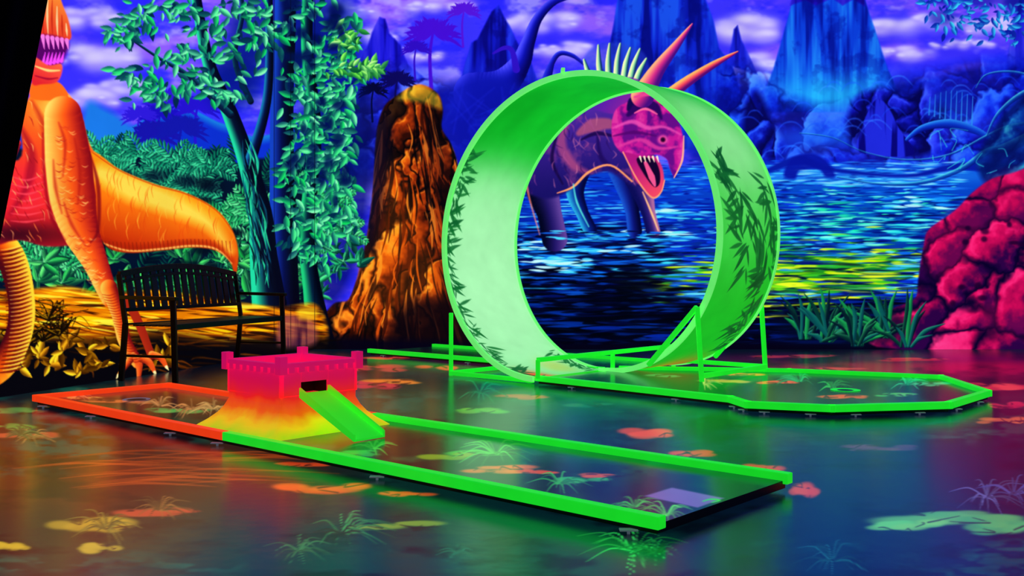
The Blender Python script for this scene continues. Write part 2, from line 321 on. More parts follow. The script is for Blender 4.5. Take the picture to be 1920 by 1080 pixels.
M.stroke([(1245,186),(1290,152),(1340,120),(1383,97)],[26,20,13,3],(205,76,100),shade=((255,170,110),(90,20,110)),light=(-.5,-.8))
M.stroke([(1190,182),(1225,176),(1258,192)],[4,9,4],(210,80,140),soft=3)
# --- stacked rock
RK=[(595,612),(625,570),(655,560),(675,500),(690,430),(700,350),(705,260),(718,205),(745,178),(785,158),(820,175),(830,205),(828,240),(845,270),(858,310),(870,400),(880,480),(900,560),(930,655),(590,655)]
cells(RK,60,1.0,2.8,.14,(140,58,18),(205,98,28),(54,16,10),(8,3,10),(245,160,65),11,warp=30,cw=4)
m=M.pmask(RK,2); full=np.zeros((M.h,M.w),np.float32); full[m[0]]=m[3]; M.clip=full
for i in range(190):
    x=U(670,880);y=U(180,600);l=U(40,120); k=(x-760)/220; c=random.choice([(8,3,10),(8,3,10),(235,145,60),(60,18,8),(210,100,30)])
    M.stroke([(x,y),(x+k*l*.5+U(-10,10),y+l*.5),(x+k*l,y+l)],[.5,U(2,8),.5],c,soft=1.5,alpha=.8)
M.poly([(700,320),(740,310),(790,420),(850,540),(760,590),(640,590),(690,430)],(255,150,40),soft=24,alpha=.2)
M.poly([(745,185),(785,160),(822,178),(828,205),(790,192)],(200,190,70),soft=5,alpha=.55)
M.poly([(690,430),(700,260),(722,205),(735,260),(720,380),(700,470)],(20,10,40),soft=12,alpha=.7)
M.poly([(790,230),(830,230),(870,420),(900,560),(840,560)],(20,6,20),soft=22,alpha=.4)
M.poly([(760,570),(860,560),(1000,600),(1010,660),(740,660)],(20,6,20),soft=16,alpha=.8)
M.clip=None
M.poly([(675,160),(700,200),(700,330),(680,470),(640,560),(600,560),(600,440),(640,330),(650,230)],(6,16,80),soft=14,alpha=.65)
M.poly([(600,630),(900,642),(1300,642),(1500,642),(2260,642),(2260,760),(600,760)],(8,3,30),soft=8,smooth=False,alpha=.92)
# --- crimson rocks right
CR=[(1655,612),(1672,580),(1715,560),(1722,520),(1732,460),(1742,430),(1790,395),(1822,362),(1860,335),(1905,322),(1990,290),(2150,250),(2260,260),(2260,655),(1680,655)]
cells(CR,44,1.5,1.0,-.6,(145,14,84),(200,28,100),(54,6,74),(12,2,50),(240,76,135),27,warp=22,cw=6,rim=.7)
for pts in [[(1745,440),(1800,395),(1850,400),(1830,470),(1780,520),(1740,500)],[(1850,345),(1920,325),(1930,400),(1870,420)],[(1820,600),(1860,560),(1940,570),(1940,630)]]: M.poly(pts,(225,30,104),soft=16,alpha=.28)
for i in range(12): M.blob(U(1740,1940),U(400,640),U(5,10),U(4,7),(30,0,50),.75,2)
# spiky plants
for (x,y) in [(1545,640),(1600,650),(1650,640),(1500,640)]: M.blob(x,y-30,50,35,(4,16,50),.7,2)
for (x,y,n) in [(1510,635,12),(1550,640,18),(1660,632,14),(1610,648,22),(1700,650,10),(2000,650,16)]:
    for i in range(n):
        a=-math.pi/2+U(-1.2,1.2); l=U(50,125)*(1-.3*abs(a+1.57)); bw=U(7,11); c=random.choice([(8,60,56),(30,130,80),(6,40,50),(16,90,90)])
        M.stroke([(x+U(-12,12),y),(x+math.cos(a)*l*.5,y+math.sin(a)*l*.6),(x+math.cos(a)*l*1.05,y+math.sin(a)*l*.92)],[5,bw,1],c,soft=1.2,shade=(mixc(c,(140,230,150),.4),mixc(c,(0,10,40),.7)))
# ---- LEFT WALL
e=235+20*np.sin(XX/60)+70*(vnoise(1,wd_,60,5,500)-.5)
m=np.clip((YY-e)/4,0,1)*np.clip((590-XX)/2,0,1); blend(M,(22,60,180),m)
blend(M,(50,160,205),m*np.clip(1-(YY-e)/20,0,1)*.8)
M.poly([(160,200),(200,205),(250,240),(300,300),(160,330)],(44,120,205),soft=8)
palm(320,190,1.5,(60,34,190)); palm(300,215,1.2,(40,24,170)); palm(370,200,1.2,(50,30,180)); palm(262,215,1,(60,40,190)); palm(290,250,1.4,(34,30,150)); palm(340,240,1.4,(30,34,150))
m=np.clip((YY-290-40*(vnoise(1,wd_,30,5,520)-.5))/6,0,1)*np.clip((602-XX)/3,0,1); blend(M,(3,24,48),m*.97)
for (x,y,rx,ry) in [(480,60,60,80),(440,150,60,60),(620,90,60,120),(600,250,50,80),(560,60,50,80),(630,300,40,90)]: M.blob(x,y,rx,ry,(6,30,110),.8,2)
for i in range(46):
    x=U(165,600);y=U(300,580); fern(M,x,y,U(-2.6,-.5),U(50,90),(8,70,70),(20,120,90),wd=6,n=9,bend=U(-.8,.8))
def fan(x,y,s,c1,c2,n=9,wd=8):
    for k in range(n):
        a=-math.pi/2+(k-(n-1)/2)*(2.9/(n-1))+U(-.08,.08); fern(M,x,y,a,s*U(.8,1.1),c1,c2,wd=wd,n=8,bend=.9 if math.cos(a)>0 else -.9,ll=.34)
for (x,y,s) in [(205,320,60),(260,300,55),(330,310,60),(390,320,50),(180,290,45),(235,355,60),(300,360,66),(360,370,60)]: fan(x,y,s,(16,120,96),(90,220,160),wd=7)
for (x,y) in [(230,330),(290,330),(350,340),(400,350),(200,350)]: M.blob(x,y,24,12,(2,20,44),.7,2)
for (x,y,s) in [(420,420,62),(470,410,60),(560,360,50),(560,460,60),(480,500,66),(620,380,46),(640,440,46),(590,430,56),(100,500,70),(60,500,60)]: fan(x,y,s,(24,150,90),(130,240,160),wd=8)
def broad(x,y,s,n,c1,c2,dk=(2,40,50)):
    for k in range(n):
        a=U(-3.1,0.1)+ (0 if random.random()<.8 else 1.5); l=s*U(.6,1.1); c=mixc(c1,c2,U(0,1)); c=mixc(dk,c,min(1,.3+k/n))
        M.leaf(x+U(-8,8),y+U(-6,6),a,l,l*.34,c,rib=mixc(c,dk,.75)); M.stroke([(x,y),(x+math.cos(a)*l*.9,y+math.sin(a)*l*.9)],[1.6,.5],mixc(c,(200,255,200),.5),alpha=.5)
for i in range(30): broad(U(60,585),U(480,570),U(26,48),10,(20,140,70),(120,235,130))
for i in range(16): broad(U(560,680),U(420,560),U(20,40),8,(20,120,90),(90,220,140))
for i in range(26): M.blob(U(170,600),U(340,560),U(8,20),U(6,14),(1,16,36),.75,2)
# trunks
M.stroke([(532,-320),(535,0),(528,250),(535,590)],[46,40,44,56],(8,20,76),shade=((34,76,170),(2,4,30)),light=(-.9,0))
M.stroke([(505,570),(494,480),(488,400),(462,300),(432,215),(395,130),(375,40),(350,-120)],[66,52,44,34,30,24,20,18],(6,26,56),shade=((50,195,150),(2,6,34)),light=(-.9,.1))
M.stroke([(470,300),(500,190),(505,60),(500,-120)],[22,17,15,14],(8,22,70),shade=((36,120,160),(2,4,30)),light=(-.9,0))
M.stroke([(432,215),(350,140),(300,110),(240,70)],[14,10,6,3],(10,40,70),shade=((60,200,170),(4,10,40)))
M.stroke([(470,190),(440,110),(455,20),(440,-60)],[12,9,6],(10,40,70),shade=((60,200,170),(4,10,40)))
M.stroke([(605,655),(585,540),(575,430),(590,250),(575,60),(590,-200)],[54,34,28,26,22,20],(8,40,66),shade=((46,180,120),(2,6,30)),light=(-.9,0))
for i in range(90):
    t=random.random(); x=500-30*t+U(-24,24)*(1-t*.5);y=540-230*t; M.stroke([(x,y),(x+U(-8,4),y-26),(x-U(6,16),y-56)],[.5,4,.5],random.choice([(60,200,150),(2,8,34),(20,90,110),(2,8,34)]),soft=1.3,alpha=.8)
CL=[(270,35,50,30),(320,10,60,24),(230,60,40,18),(270,140,40,36),(300,170,40,22),(350,100,50,36),(380,150,50,26),(400,40,60,40),(450,100,50,46),(470,10,60,30),(500,50,40,40),(420,175,40,16),(560,30,40,50),(600,110,50,50),(640,60,40,50),(640,130,40,36),(620,190,36,40),(600,250,36,40),(590,300,30,40),(640,170,36,30),(560,160,30,40),(570,220,30,40),(630,300,24,36),(590,-40,80,50),(450,-60,90,40),(300,-60,90,40),(640,220,26,30),(590,360,26,36),(615,420,26,36),(590,470,26,30),(640,340,24,40),(655,400,18,40),(650,270,20,34),(545,330,20,50),(550,420,18,50)]
for (x,y,rx,ry) in CL: cluster(M,x,y,rx,ry,34,14,32,(30,190,100),(150,255,180),(3,50,80),down=2.0,wd=.4)
for (x,y,rx,ry) in [(655,130,60,12),(685,128,26,7),(640,75,30,20)]: cluster(M,x,y,rx,ry,26,14,28,(120,220,80),(190,255,150),(10,80,60),down=0)
for i in range(30): M.blob(U(540,650),U(-20,380),U(6,16),U(8,18),(3,20,80),.8,2)
# ground band (yellow)
GB=[(40,545),(120,538),(200,552),(300,548),(420,566),(520,578),(596,576),(596,660),(400,650),(60,660),(-300,640),(-300,560)]
m=M.poly(GB,(200,120,14),soft=6); M.clip=m
for i in range(520):
    x=U(-200,590);y=U(535,670); M.leaf(x,y,U(-.02,.22),U(40,130),U(3,8),random.choice([(255,200,30),(240,150,20),(120,50,5),(50,18,6),(255,225,80),(210,120,10)]),alpha=.85,soft=1.8)
M.clip=None
M.poly([(-400,648),(60,630),(180,636),(300,624),(420,636),(596,628),(620,680),(400,760),(-400,760)],(10,6,16),soft=14,alpha=.95)
for i in range(70):
    x=U(60,590);y=U(600,700); M.stroke([(x,y),(x+U(10,40),y+U(-6,8)),(x+U(30,70),y+U(-6,8))],[1,4,1],random.choice([(110,60,8),(60,26,6),(160,90,14),(20,8,6)]),soft=2,alpha=.6)
for (x,y) in [(70,668),(100,690),(120,655),(165,662),(150,700),(185,685),(300,672),(130,636),(320,650),(200,650),(40,690)]:
    for k in range(9):
        a=U(-3.0,.2) if k<7 else U(0,3); l=U(18,34); c=random.choice([(250,205,60),(220,160,40),(140,100,14),(90,60,8)])
        M.leaf(x+U(-8,8),y+U(-6,6),a,l,l*.4,c,rib=mixc(c,(60,30,0),.7))
for (x,y) in [(80,640),(110,630),(40,650),(90,600)]:
    for k in range(16): M.stroke([(x,y),(x+U(-40,40),y-U(10,40)),(x+U(-70,70),y-U(-10,50))],[3,1],random.choice([(30,16,2),(130,100,10),(20,10,4)]))
M.poly([(526,595),(556,590),(588,600),(590,645),(522,648)],(150,90,90),soft=6,tex=np.clip((streak-.45)*7,0,1),tcol=(70,30,70),alpha=.8)
M.poly([(560,578),(592,576),(592,598),(562,598)],(240,190,50),soft=5,alpha=.7)
# ---- T-REX
M.stroke([(-80,560),(-30,450),(18,480),(40,560),(34,630),(0,690),(-60,720)],[60,60,56,50,50,50,50],(215,95,22),shade=((255,195,70),(80,12,30)),light=(.8,-.2))
for i in range(30):
    t=i/29; cx_=18+23*math.sin(t*2.6)-8*t; y=468+t*225
    M.stroke([(cx_-24,y+6),(cx_,y+3),(cx_+24,y-5)],[2,5,1],(90,16,20),soft=1.5,alpha=.8); M.stroke([(cx_-16,y+1),(cx_+4,y-2),(cx_+22,y-8)],[1,2.5,1],(255,220,110),soft=1.5,alpha=.6)
body=[(35,300),(38,230),(50,190),(70,168),(100,160),(128,176),(152,215),(168,270),(190,300),(215,330),(222,400),(205,440),(165,455),(90,462),(30,450),(-60,470),(-120,380),(-60,300)]
m=M.poly(body,(245,120,35),soft=2,grad=(150,200,30,430,(200,40,60)))
M.clip=m
M.blob(112,205,44,34,(255,205,110),.85); M.blob(50,350,50,50,(235,50,80),.7); M.blob(30,440,90,26,(50,8,30),.85); M.blob(130,440,60,24,(90,16,30),.6)
M.stroke([(40,240),(60,290),(50,350),(20,400)],[6,20,6],(120,14,50),soft=10,alpha=.6)
M.stroke([(60,190),(80,230),(92,290)],[4,12,4],(150,40,30),soft=8,alpha=.6)
for k in range(7): M.stroke([(20,330+k*14),(50,338+k*13),(84,326+k*14)],[1,4,1],(255,100,110),soft=2,alpha=.6)
for i in range(240):
    x=U(-30,210);y=U(165,455); M.stroke([(x,y),(x+U(2,7),y+U(4,9)),(x+U(3,12),y+U(10,20))],[.5,2.4,.5],random.choice([(150,36,30),(255,165,80),(120,16,34),(255,205,130)]),soft=1.3,alpha=.55)
M.clip=None
tail=[(172,285),(225,318),(290,345),(350,362),(405,392),(436,432),(447,475),(441,520),(432,492),(405,470),(360,464),(300,470),(240,474),(200,462),(180,420),(168,350)]
m=M.poly(tail,(248,140,30),soft=1.5,grad=(330,380,300,478,(170,56,14))); M.clip=m
M.stroke([(190,325),(250,355),(320,382),(390,418),(432,470)],[30,46,40,22,6],(255,205,100),soft=22,alpha=.85)
for i in range(110):
    x=U(190,440);q=(x-190)*.28; y=U(300,420)+q; M.stroke([(x,y),(x-5,y+14),(x-2,y+30)],[.5,2,.5],random.choice([(210,90,20),(255,190,90),(190,70,20)]),soft=1.5,alpha=.45)
M.stroke([(172,285),(225,320),(290,347),(350,364),(405,394),(438,436)],[2,3,2],(150,50,10),soft=2,alpha=.6)
M.stroke([(190,450),(240,466),(300,463),(360,457),(405,463),(434,490)],[10,16,10],(150,44,14),soft=8,alpha=.6)
M.stroke([(190,455),(240,470),(300,467),(360,461),(405,467),(434,494)],[3,4,3],(255,205,130),soft=2.5,alpha=.7)
for i in range(34):
    x=190+i*7.3; M.stroke([(x,452+3*math.sin(i*.2)),(x+2,470)],[2,1.5],(110,30,10),soft=1.2,alpha=.5)
M.clip=None
M.poly([(60,185),(62,150),(90,150),(115,158),(125,185)],(235,110,40))
M.poly([(50,-90),(92,-70),(108,-20),(118,10),(128,36),(134,66),(128,76),(112,74),(96,70),(78,76),(60,66)],(240,150,70),soft=1.5,grad=(120,-20,80,75,(205,60,50)))
for k,(x0,y0) in enumerate([(82,-20),(90,-10),(98,0),(107,12),(116,28),(124,44)]):
    M.stroke([(x0,y0),(x0-2+k*.6,y0+(70-y0)*.5),(x0+k*.4,68)],[1,4,1],(255,220,170) if k%2 else (170,50,30),alpha=.8,soft=1.5)
M.poly([(70,68),(126,76),(122,106),(108,124),(70,122)],(90,10,100),soft=4)
for i in range(6):
    M.stroke([(80+i*9,68+i*1.5),(83+i*9,92)],[8,1],(255,130,210)); M.stroke([(80+i*7,122-i*1.5),(85+i*7,98)],[7,1],(230,90,235))
M.poly([(62,108),(90,122),(114,120),(116,136),(106,154),(80,158),(60,156)],(245,110,80),soft=1.5,grad=(100,112,80,158,(200,50,60)))
M.stroke([(66,124),(90,132),(112,132)],[2,5,2],(255,200,130),soft=2); M.stroke([(66,142),(90,148),(108,146)],[2,4,2],(150,20,60),soft=2)
M.stroke([(118,215),(128,300),(136,370),(150,430),(178,490),(206,560)],[70,88,88,70,48,32],(232,100,38),shade=((255,200,110),(130,22,34)),light=(-.7,-.25),soft=2)
M.stroke([(204,540),(222,590),(234,640),(258,680)],[32,26,25,22],(225,105,40),shade=((255,180,90),(110,20,30)),light=(-.8,-.1),soft=1.5)
M.stroke([(238,560),(262,610),(285,670)],[18,16,14],(150,50,30),shade=((235,120,60),(60,10,20)))
for (a,b,c,d) in [(250,668,222,704),(256,672,260,712),(264,672,290,698),(285,665,312,688)]:
    M.stroke([(a,b),((a+c)/2+3,(b+d)/2-5),(c,d)],[14,13,6],(210,90,40),shade=((255,170,90),(80,20,20))); M.stroke([(c,d),(c+(c-a)*.15,d+6)],[6,1],(255,220,160))
for i in range(26):
    t=i/25; x=205+50*t; y=550+125*t; M.stroke([(x-13,y+2),(x,y+4),(x+12,y)],[1,2.4,1],(130,30,20),soft=1.2,alpha=.6)
for i in range(130):
    t=random.random(); x=125+60*t*t+U(-36,36)*(1-t*.55); y=235+300*t; M.stroke([(x-5,y),(x+2,y+3),(x+8,y)],[.5,2.4,.5],random.choice([(140,36,30),(255,205,130),(190,70,40)]),soft=1.2,alpha=.5)
for pts in [[(110,230),(122,270),(118,330)],[(140,260),(150,320),(146,380)],[(120,380),(134,420),(160,460)],[(100,300),(104,350),(116,400)]]: M.stroke(pts,[2,7,2],(150,36,30),soft=5,alpha=.6)
M.stroke([(168,285),(184,350),(184,430),(170,455)],[2,8,6,2],(110,16,30),soft=4,alpha=.75)
M.stroke([(80,250),(84,340),(98,410),(122,450)],[2,6,8,2],(130,16,40),soft=5,alpha=.7)
M.stroke([(30,270),(20,300),(5,330)],[20,14,8],(200,50,60),shade=((255,140,90),(80,10,40)))
for x in (514,545,590): M.stroke([(x,-300),(x,700)],1.2,(10,10,30),alpha=.6)
np.clip(M.a,0,1,out=M.a)
g=M.a.mean(2,keepdims=True); M.a=np.clip(g+(M.a-g)*1.08,0,1)
sm=M.a*M.a*(3-2*M.a); M.a=M.a*.45+sm*.55; M.a=np.clip(M.a*1.05,0,1)

# ============================================================ mesh helpers
def link(o,parent=None):
    sc.collection.objects.link(o)
    if parent: o.parent=parent
    return o
def empty(name,parent=None):
    e=bpy.data.objects.new(name,None); e.empty_display_size=.1; sc.collection.objects.link(e)
    if parent: e.parent=parent
    return e
def grid(name,P,col,mat,parent=None,fmask=None,smooth=True):
    hh,ww=P.shape[:2]; me=bpy.data.meshes.new(name); idx=np.arange(hh*ww).reshape(hh,ww)
    q=np.stack([idx[:-1,:-1],idx[:-1,1:],idx[1:,1:],idx[1:,:-1]],-1)
    if fmask is not None: q=q[fmask]
    q=q.reshape(-1,4); V=P.reshape(-1,3); Cc=col.reshape(-1,3)
    if fmask is not None:
        u,inv=np.unique(q,return_inverse=True); V=V[u];Cc=Cc[u];q=inv.reshape(-1,4)
    n=len(q); me.vertices.add(len(V)); me.vertices.foreach_set('co',V.astype(np.float32).ravel())
    me.loops.add(n*4); me.loops.foreach_set('vertex_index',q.astype(np.int32).ravel())
    me.polygons.add(n); me.polygons.foreach_set('loop_start',np.arange(0,n*4,4,dtype=np.int32)); 
    me.update(calc_edges=True)
    if smooth: me.polygons.foreach_set('use_smooth',np.ones(n,bool))
    at=me.color_attributes.new('paint','FLOAT_COLOR','POINT')
    c4=np.ones((len(V),4),np.float32); c4[:,:3]=lin(Cc); at.data.foreach_set('color',c4.ravel())
    me.materials.append(mat); me.validate(); o=bpy.data.objects.new(name,me); return link(o,parent)
def paintmat(name,em,rough=.5,spec=.5,basef=1.0,bump=0,coat=0,ns=None,cr=.12):
    m=bpy.data.materials.new(name); m.use_nodes=True; nt=m.node_tree; b=nt.nodes['Principled BSDF']
    a=nt.nodes.new('ShaderNodeAttribute'); a.attribute_name='paint'
    mx=nt.nodes.new('ShaderNodeMix'); mx.data_type='RGBA'; mx.blend_type='MULTIPLY'; mx.inputs[0].default_value=1
    nz=nt.nodes.new('ShaderNodeTexNoise'); nz.inputs['Scale'].default_value=ns or 6; nz.inputs['Detail'].default_value=4
    mr=nt.nodes.new('ShaderNodeMapRange'); mr.inputs[3].default_value=.85; mr.inputs[4].default_value=1.12
    tc=nt.nodes.new('ShaderNodeTexCoord'); nt.links.new(tc.outputs['Object'],nz.inputs['Vector'])
    nt.links.new(nz.outputs[0],mr.inputs[0]); nt.links.new(a.outputs['Color'],mx.inputs[6]); nt.links.new(mr.outputs[0],mx.inputs[7])
    nt.links.new(mx.outputs[2],b.inputs['Emission Color']); b.inputs['Emission Strength'].default_value=em
    m2=nt.nodes.new('ShaderNodeMix'); m2.data_type='RGBA'; m2.blend_type='MULTIPLY'; m2.inputs[0].default_value=1; m2.inputs[7].default_value=(basef,)*3+(1,)
    nt.links.new(mx.outputs[2],m2.inputs[6]); nt.links.new(m2.outputs[2],b.inputs['Base Color'])
    b.inputs['Roughness'].default_value=rough; b.inputs['Specular IOR Level'].default_value=spec; b.inputs['Coat Weight'].default_value=coat; b.inputs['Coat Roughness'].default_value=cr
    if bump:
        bp=nt.nodes.new('ShaderNodeBump'); bp.inputs['Strength'].default_value=bump; bp.inputs['Distance'].default_value=.01
        n2_=nt.nodes.new('ShaderNodeTexNoise'); n2_.inputs['Scale'].default_value=9; n2_.inputs['Detail'].default_value=3
        nt.links.new(tc.outputs['Object'],n2_.inputs['Vector']); nt.links.new(n2_.outputs[0],bp.inputs['Height']); nt.links.new(bp.outputs[0],b.inputs['Normal'])
    m.cycles.emission_sampling='NONE'
    return m
def solid(name,rgb,em=0,rough=.4,spec=.5,metal=0,noise=.15):
    m=bpy.data.materials.new(name); m.use_nodes=True; nt=m.node_tree; b=nt.nodes['Principled BSDF']
    tc=nt.nodes.new('ShaderNodeTexCoord'); nz=nt.nodes.new('ShaderNodeTexNoise'); nz.inputs['Scale'].default_value=14; nz.inputs['Detail'].default_value=5
    cr=nt.nodes.new('ShaderNodeValToRGB'); c=L(*rgb); cr.color_ramp.elements[0].color=tuple(x*(1-noise) for x in c[:3])+(1,); cr.color_ramp.elements[1].color=tuple(min(1,x*(1+noise)) for x in c[:3])+(1,)
    nt.links.new(tc.outputs['Object'],nz.inputs['Vector']); nt.links.new(nz.outputs[0],cr.inputs[0]); nt.links.new(cr.outputs[0],b.inputs['Base Color'])
    if em: nt.links.new(cr.outputs[0],b.inputs['Emission Color']); b.inputs['Emission Strength'].default_value=em
    b.inputs['Roughness'].default_value=rough; b.inputs['Specular IOR Level'].default_value=spec; b.inputs['Metallic'].default_value=metal
    m.cycles.emission_sampling='NONE'
    return m
def mesh_obj(name,verts,faces,mat,parent=None,bevel=0,smooth=False):
    me=bpy.data.meshes.new(name); me.from_pydata([tuple(v) for v in verts],[],faces); me.update()
    bm=bmesh.new(); bm.from_mesh(me); bmesh.ops.recalc_face_normals(bm,faces=bm.faces)
    bm.to_mesh(me); bm.free(); me.materials.append(mat)
    if smooth: me.polygons.foreach_set('use_smooth',[True]*len(me.polygons))
    o=bpy.data.objects.new(name,me); link(o,parent)
    if bevel:
        b=o.modifiers.new('bevel','BEVEL'); b.width=bevel; b.segments=2; b.limit_method='ANGLE'
    return o
def beam(name,p0,p1,wx,wz,mat,parent=None,bevel=.004,up=Vector((0,0,1))):
    p0=Vector(p0);p1=Vector(p1); d=(p1-p0).normalized()
    u=up if abs(d.dot(up))<.95 else Vector((1,0,0))
    s=d.cross(u).normalized(); t=s.cross(d).normalized()
    V=[p+s*(a*wx/2)+t*(b*wz/2) for p in(p0,p1) for a,b in((-1,-1),(1,-1),(1,1),(-1,1))]
    Fc=[(0,1,2,3),(7,6,5,4),(0,4,5,1),(1,5,6,2),(2,6,7,3),(3,7,4,0)]
    return mesh_obj(name,V,Fc,mat,parent,bevel)

# ============================================================ ROOM
wall_m=paintmat('mural_paint',.98,rough=.75,spec=.12,basef=.25,ns=2.5)
YB=F*H/(655-HY); sB=YB/F
CX=(590-960)*sB
Ztop=4.35
def uvcol(P):
    px=960+F*P[...,0]/P[...,1]; py=HY-F*(P[...,2]-H)/P[...,1]
    return px,py
nx,nz=1500,640
xs=np.linspace(CX,(2240-960)*sB,nx); zs=np.linspace(0,Ztop,nz)
P=np.zeros((nz,nx,3),np.float32); P[...,0]=xs[None]; P[...,1]=YB; P[...,2]=zs[:,None]
px,py=uvcol(P); grid('wall_back',P,M.sample(px,py),wall_m)
q=G(0,745); DW=Vector((q.x-CX,q.y-YB,0)); DWn=DW.normalized()
LEN=(YB-3.6)/(-DWn.y)
us=np.linspace(0,LEN,1000); zs=np.linspace(0,Ztop,760)
P=np.zeros((760,1000,3),np.float32); P[...,0]=CX+DWn.x*us[None]; P[...,1]=YB+DWn.y*us[None]; P[...,2]=zs[:,None]
px,py=uvcol(P); grid('wall_left',P,M.sample(px,py),wall_m)
XR=(2240-960)*sB
dark=solid('ceiling_black_paint',(10,10,22),rough=.8,spec=.1)
endwall=solid('side_wall_blue_paint',(18,20,110),em=.5,rough=.8,noise=.6)
mesh_obj('wall_right',[(XR,1.0,0),(XR,YB,0),(XR,YB,Ztop),(XR,1.0,Ztop),(XR+.1,1.0,0),(XR+.1,YB,0),(XR+.1,YB,Ztop),(XR+.1,1.0,Ztop)],[(0,1,2,3),(7,6,5,4),(0,4,5,1),(1,5,6,2),(2,6,7,3),(3,7,4,0)],endwall)
mesh_obj('ceiling',[(-6,-2,Ztop),(XR+.1,-2,Ztop),(XR+.1,YB+.1,Ztop),(-6,YB+.1,Ztop),(-6,-2,Ztop+.1),(XR+.1,-2,Ztop+.1),(XR+.1,YB+.1,Ztop+.1),(-6,YB+.1,Ztop+.1)],[(0,1,2,3),(7,6,5,4),(0,4,5,1),(1,5,6,2),(2,6,7,3),(3,7,4,0)],dark)

# ============================================================ FLOOR PAINT
Fl=Canvas(-500,640,2400,1300,(4,20,36)); h,wd_=Fl.h,Fl.w
XX=(np.arange(wd_,dtype=np.float32)+Fl.x0)[None,:]; YY=(np.arange(h,dtype=np.float32)+Fl.y0)[:,None]
a1=fbm(h,wd_,300,60,900,4); a2=fbm(h,wd_,120,26,930,4); a3=fbm(h,wd_,40,10,960,3)
def reg(x,y,rx,ry,c,al,p=1): Fl.blob(x,y,rx,ry,c,al,p)
reg(200,880,420,100,(116,36,16),.9); reg(100,1050,330,60,(22,54,40),.9); reg(700,1040,380,90,(0,64,64),.95); reg(900,770,420,60,(4,100,60),.85); reg(900,900,260,50,(2,64,46),.7)  # orange-brown at left also carries the T-rex mural's reflection, painted in
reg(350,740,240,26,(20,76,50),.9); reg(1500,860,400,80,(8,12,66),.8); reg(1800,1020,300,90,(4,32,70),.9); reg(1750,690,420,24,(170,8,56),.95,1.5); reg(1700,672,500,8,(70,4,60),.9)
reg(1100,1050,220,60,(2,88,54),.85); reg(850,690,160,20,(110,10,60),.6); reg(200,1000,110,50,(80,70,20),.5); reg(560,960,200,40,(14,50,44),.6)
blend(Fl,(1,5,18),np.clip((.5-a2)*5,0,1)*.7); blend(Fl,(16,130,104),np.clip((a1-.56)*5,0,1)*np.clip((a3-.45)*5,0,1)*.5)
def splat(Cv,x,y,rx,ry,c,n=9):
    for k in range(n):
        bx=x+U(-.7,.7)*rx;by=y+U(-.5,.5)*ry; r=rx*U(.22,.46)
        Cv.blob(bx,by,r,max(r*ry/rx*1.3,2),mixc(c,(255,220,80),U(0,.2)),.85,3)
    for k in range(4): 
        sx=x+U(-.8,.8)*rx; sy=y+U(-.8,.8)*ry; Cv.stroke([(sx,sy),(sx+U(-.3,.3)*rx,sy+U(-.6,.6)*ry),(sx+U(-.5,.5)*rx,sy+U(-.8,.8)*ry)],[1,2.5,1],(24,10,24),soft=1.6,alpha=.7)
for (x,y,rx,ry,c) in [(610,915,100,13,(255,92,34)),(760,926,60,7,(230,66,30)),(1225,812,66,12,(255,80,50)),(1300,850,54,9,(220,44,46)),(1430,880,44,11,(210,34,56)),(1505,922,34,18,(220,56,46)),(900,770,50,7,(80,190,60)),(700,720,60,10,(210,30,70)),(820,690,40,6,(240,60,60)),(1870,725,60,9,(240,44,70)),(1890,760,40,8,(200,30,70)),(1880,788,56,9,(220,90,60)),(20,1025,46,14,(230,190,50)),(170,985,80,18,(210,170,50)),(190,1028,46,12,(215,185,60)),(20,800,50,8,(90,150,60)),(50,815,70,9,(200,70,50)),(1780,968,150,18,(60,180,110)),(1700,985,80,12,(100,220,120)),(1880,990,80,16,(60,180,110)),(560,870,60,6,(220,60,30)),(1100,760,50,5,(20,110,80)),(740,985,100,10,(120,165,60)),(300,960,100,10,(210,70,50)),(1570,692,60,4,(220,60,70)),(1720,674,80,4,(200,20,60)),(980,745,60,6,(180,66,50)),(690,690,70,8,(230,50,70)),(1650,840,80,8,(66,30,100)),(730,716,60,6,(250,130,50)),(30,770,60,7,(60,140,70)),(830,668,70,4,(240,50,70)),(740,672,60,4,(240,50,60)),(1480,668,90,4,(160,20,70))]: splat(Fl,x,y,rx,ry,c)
for i in range(36):
    x=U(0,420);y=U(850,920); Fl.stroke([(x,y),(x+120,y-10),(x+260,y-4)],[.5,3,.5],random.choice([(220,90,30),(170,60,20)]),soft=2,alpha=.6)  # orange streaks: reflection of the T-rex mural painted into the floor colour
def tuft(Cv,x,y,s,c,n=20,fl=.45):
    for i in range(n):
        a=U(0,6.28); l=s*U(.4,1); dx=math.cos(a)*l;dy=math.sin(a)*l*fl
        Cv.stroke([(x+dx*.1,y+dy*.1),(x+dx*.5,y+dy*.6-s*.12),(x+dx,y+dy)],[3,2.6,.8],mixc(c,(0,20,20),U(0,.6)),soft=1,alpha=.95)
for (x,y,s,c) in [(640,1000,110,(70,190,100)),(640,1000,60,(4,24,24)),(1190,1030,130,(50,250,100)),(1230,1035,80,(20,150,70)),(1850,930,90,(120,120,210)),(1900,925,80,(80,90,180)),(300,955,70,(180,120,60)),(60,820,50,(210,150,80)),(560,1030,80,(70,150,90)),(40,815,40,(100,130,70)),(860,1035,50,(20,120,90)),(1440,760,40,(20,70,70)),(200,990,90,(160,150,60)),(1560,1050,90,(20,100,110)),(900,735,60,(10,150,90))]: tuft(Fl,x,y,s,c)
np.clip(Fl.a,0,1,out=Fl.a)
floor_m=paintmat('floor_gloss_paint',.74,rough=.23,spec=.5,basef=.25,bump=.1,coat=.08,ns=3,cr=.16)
Yv=np.concatenate([np.linspace(-1.5,2.4,10,endpoint=False),np.linspace(2.4,5.6,460,endpoint=False),np.linspace(5.6,YB,280)])
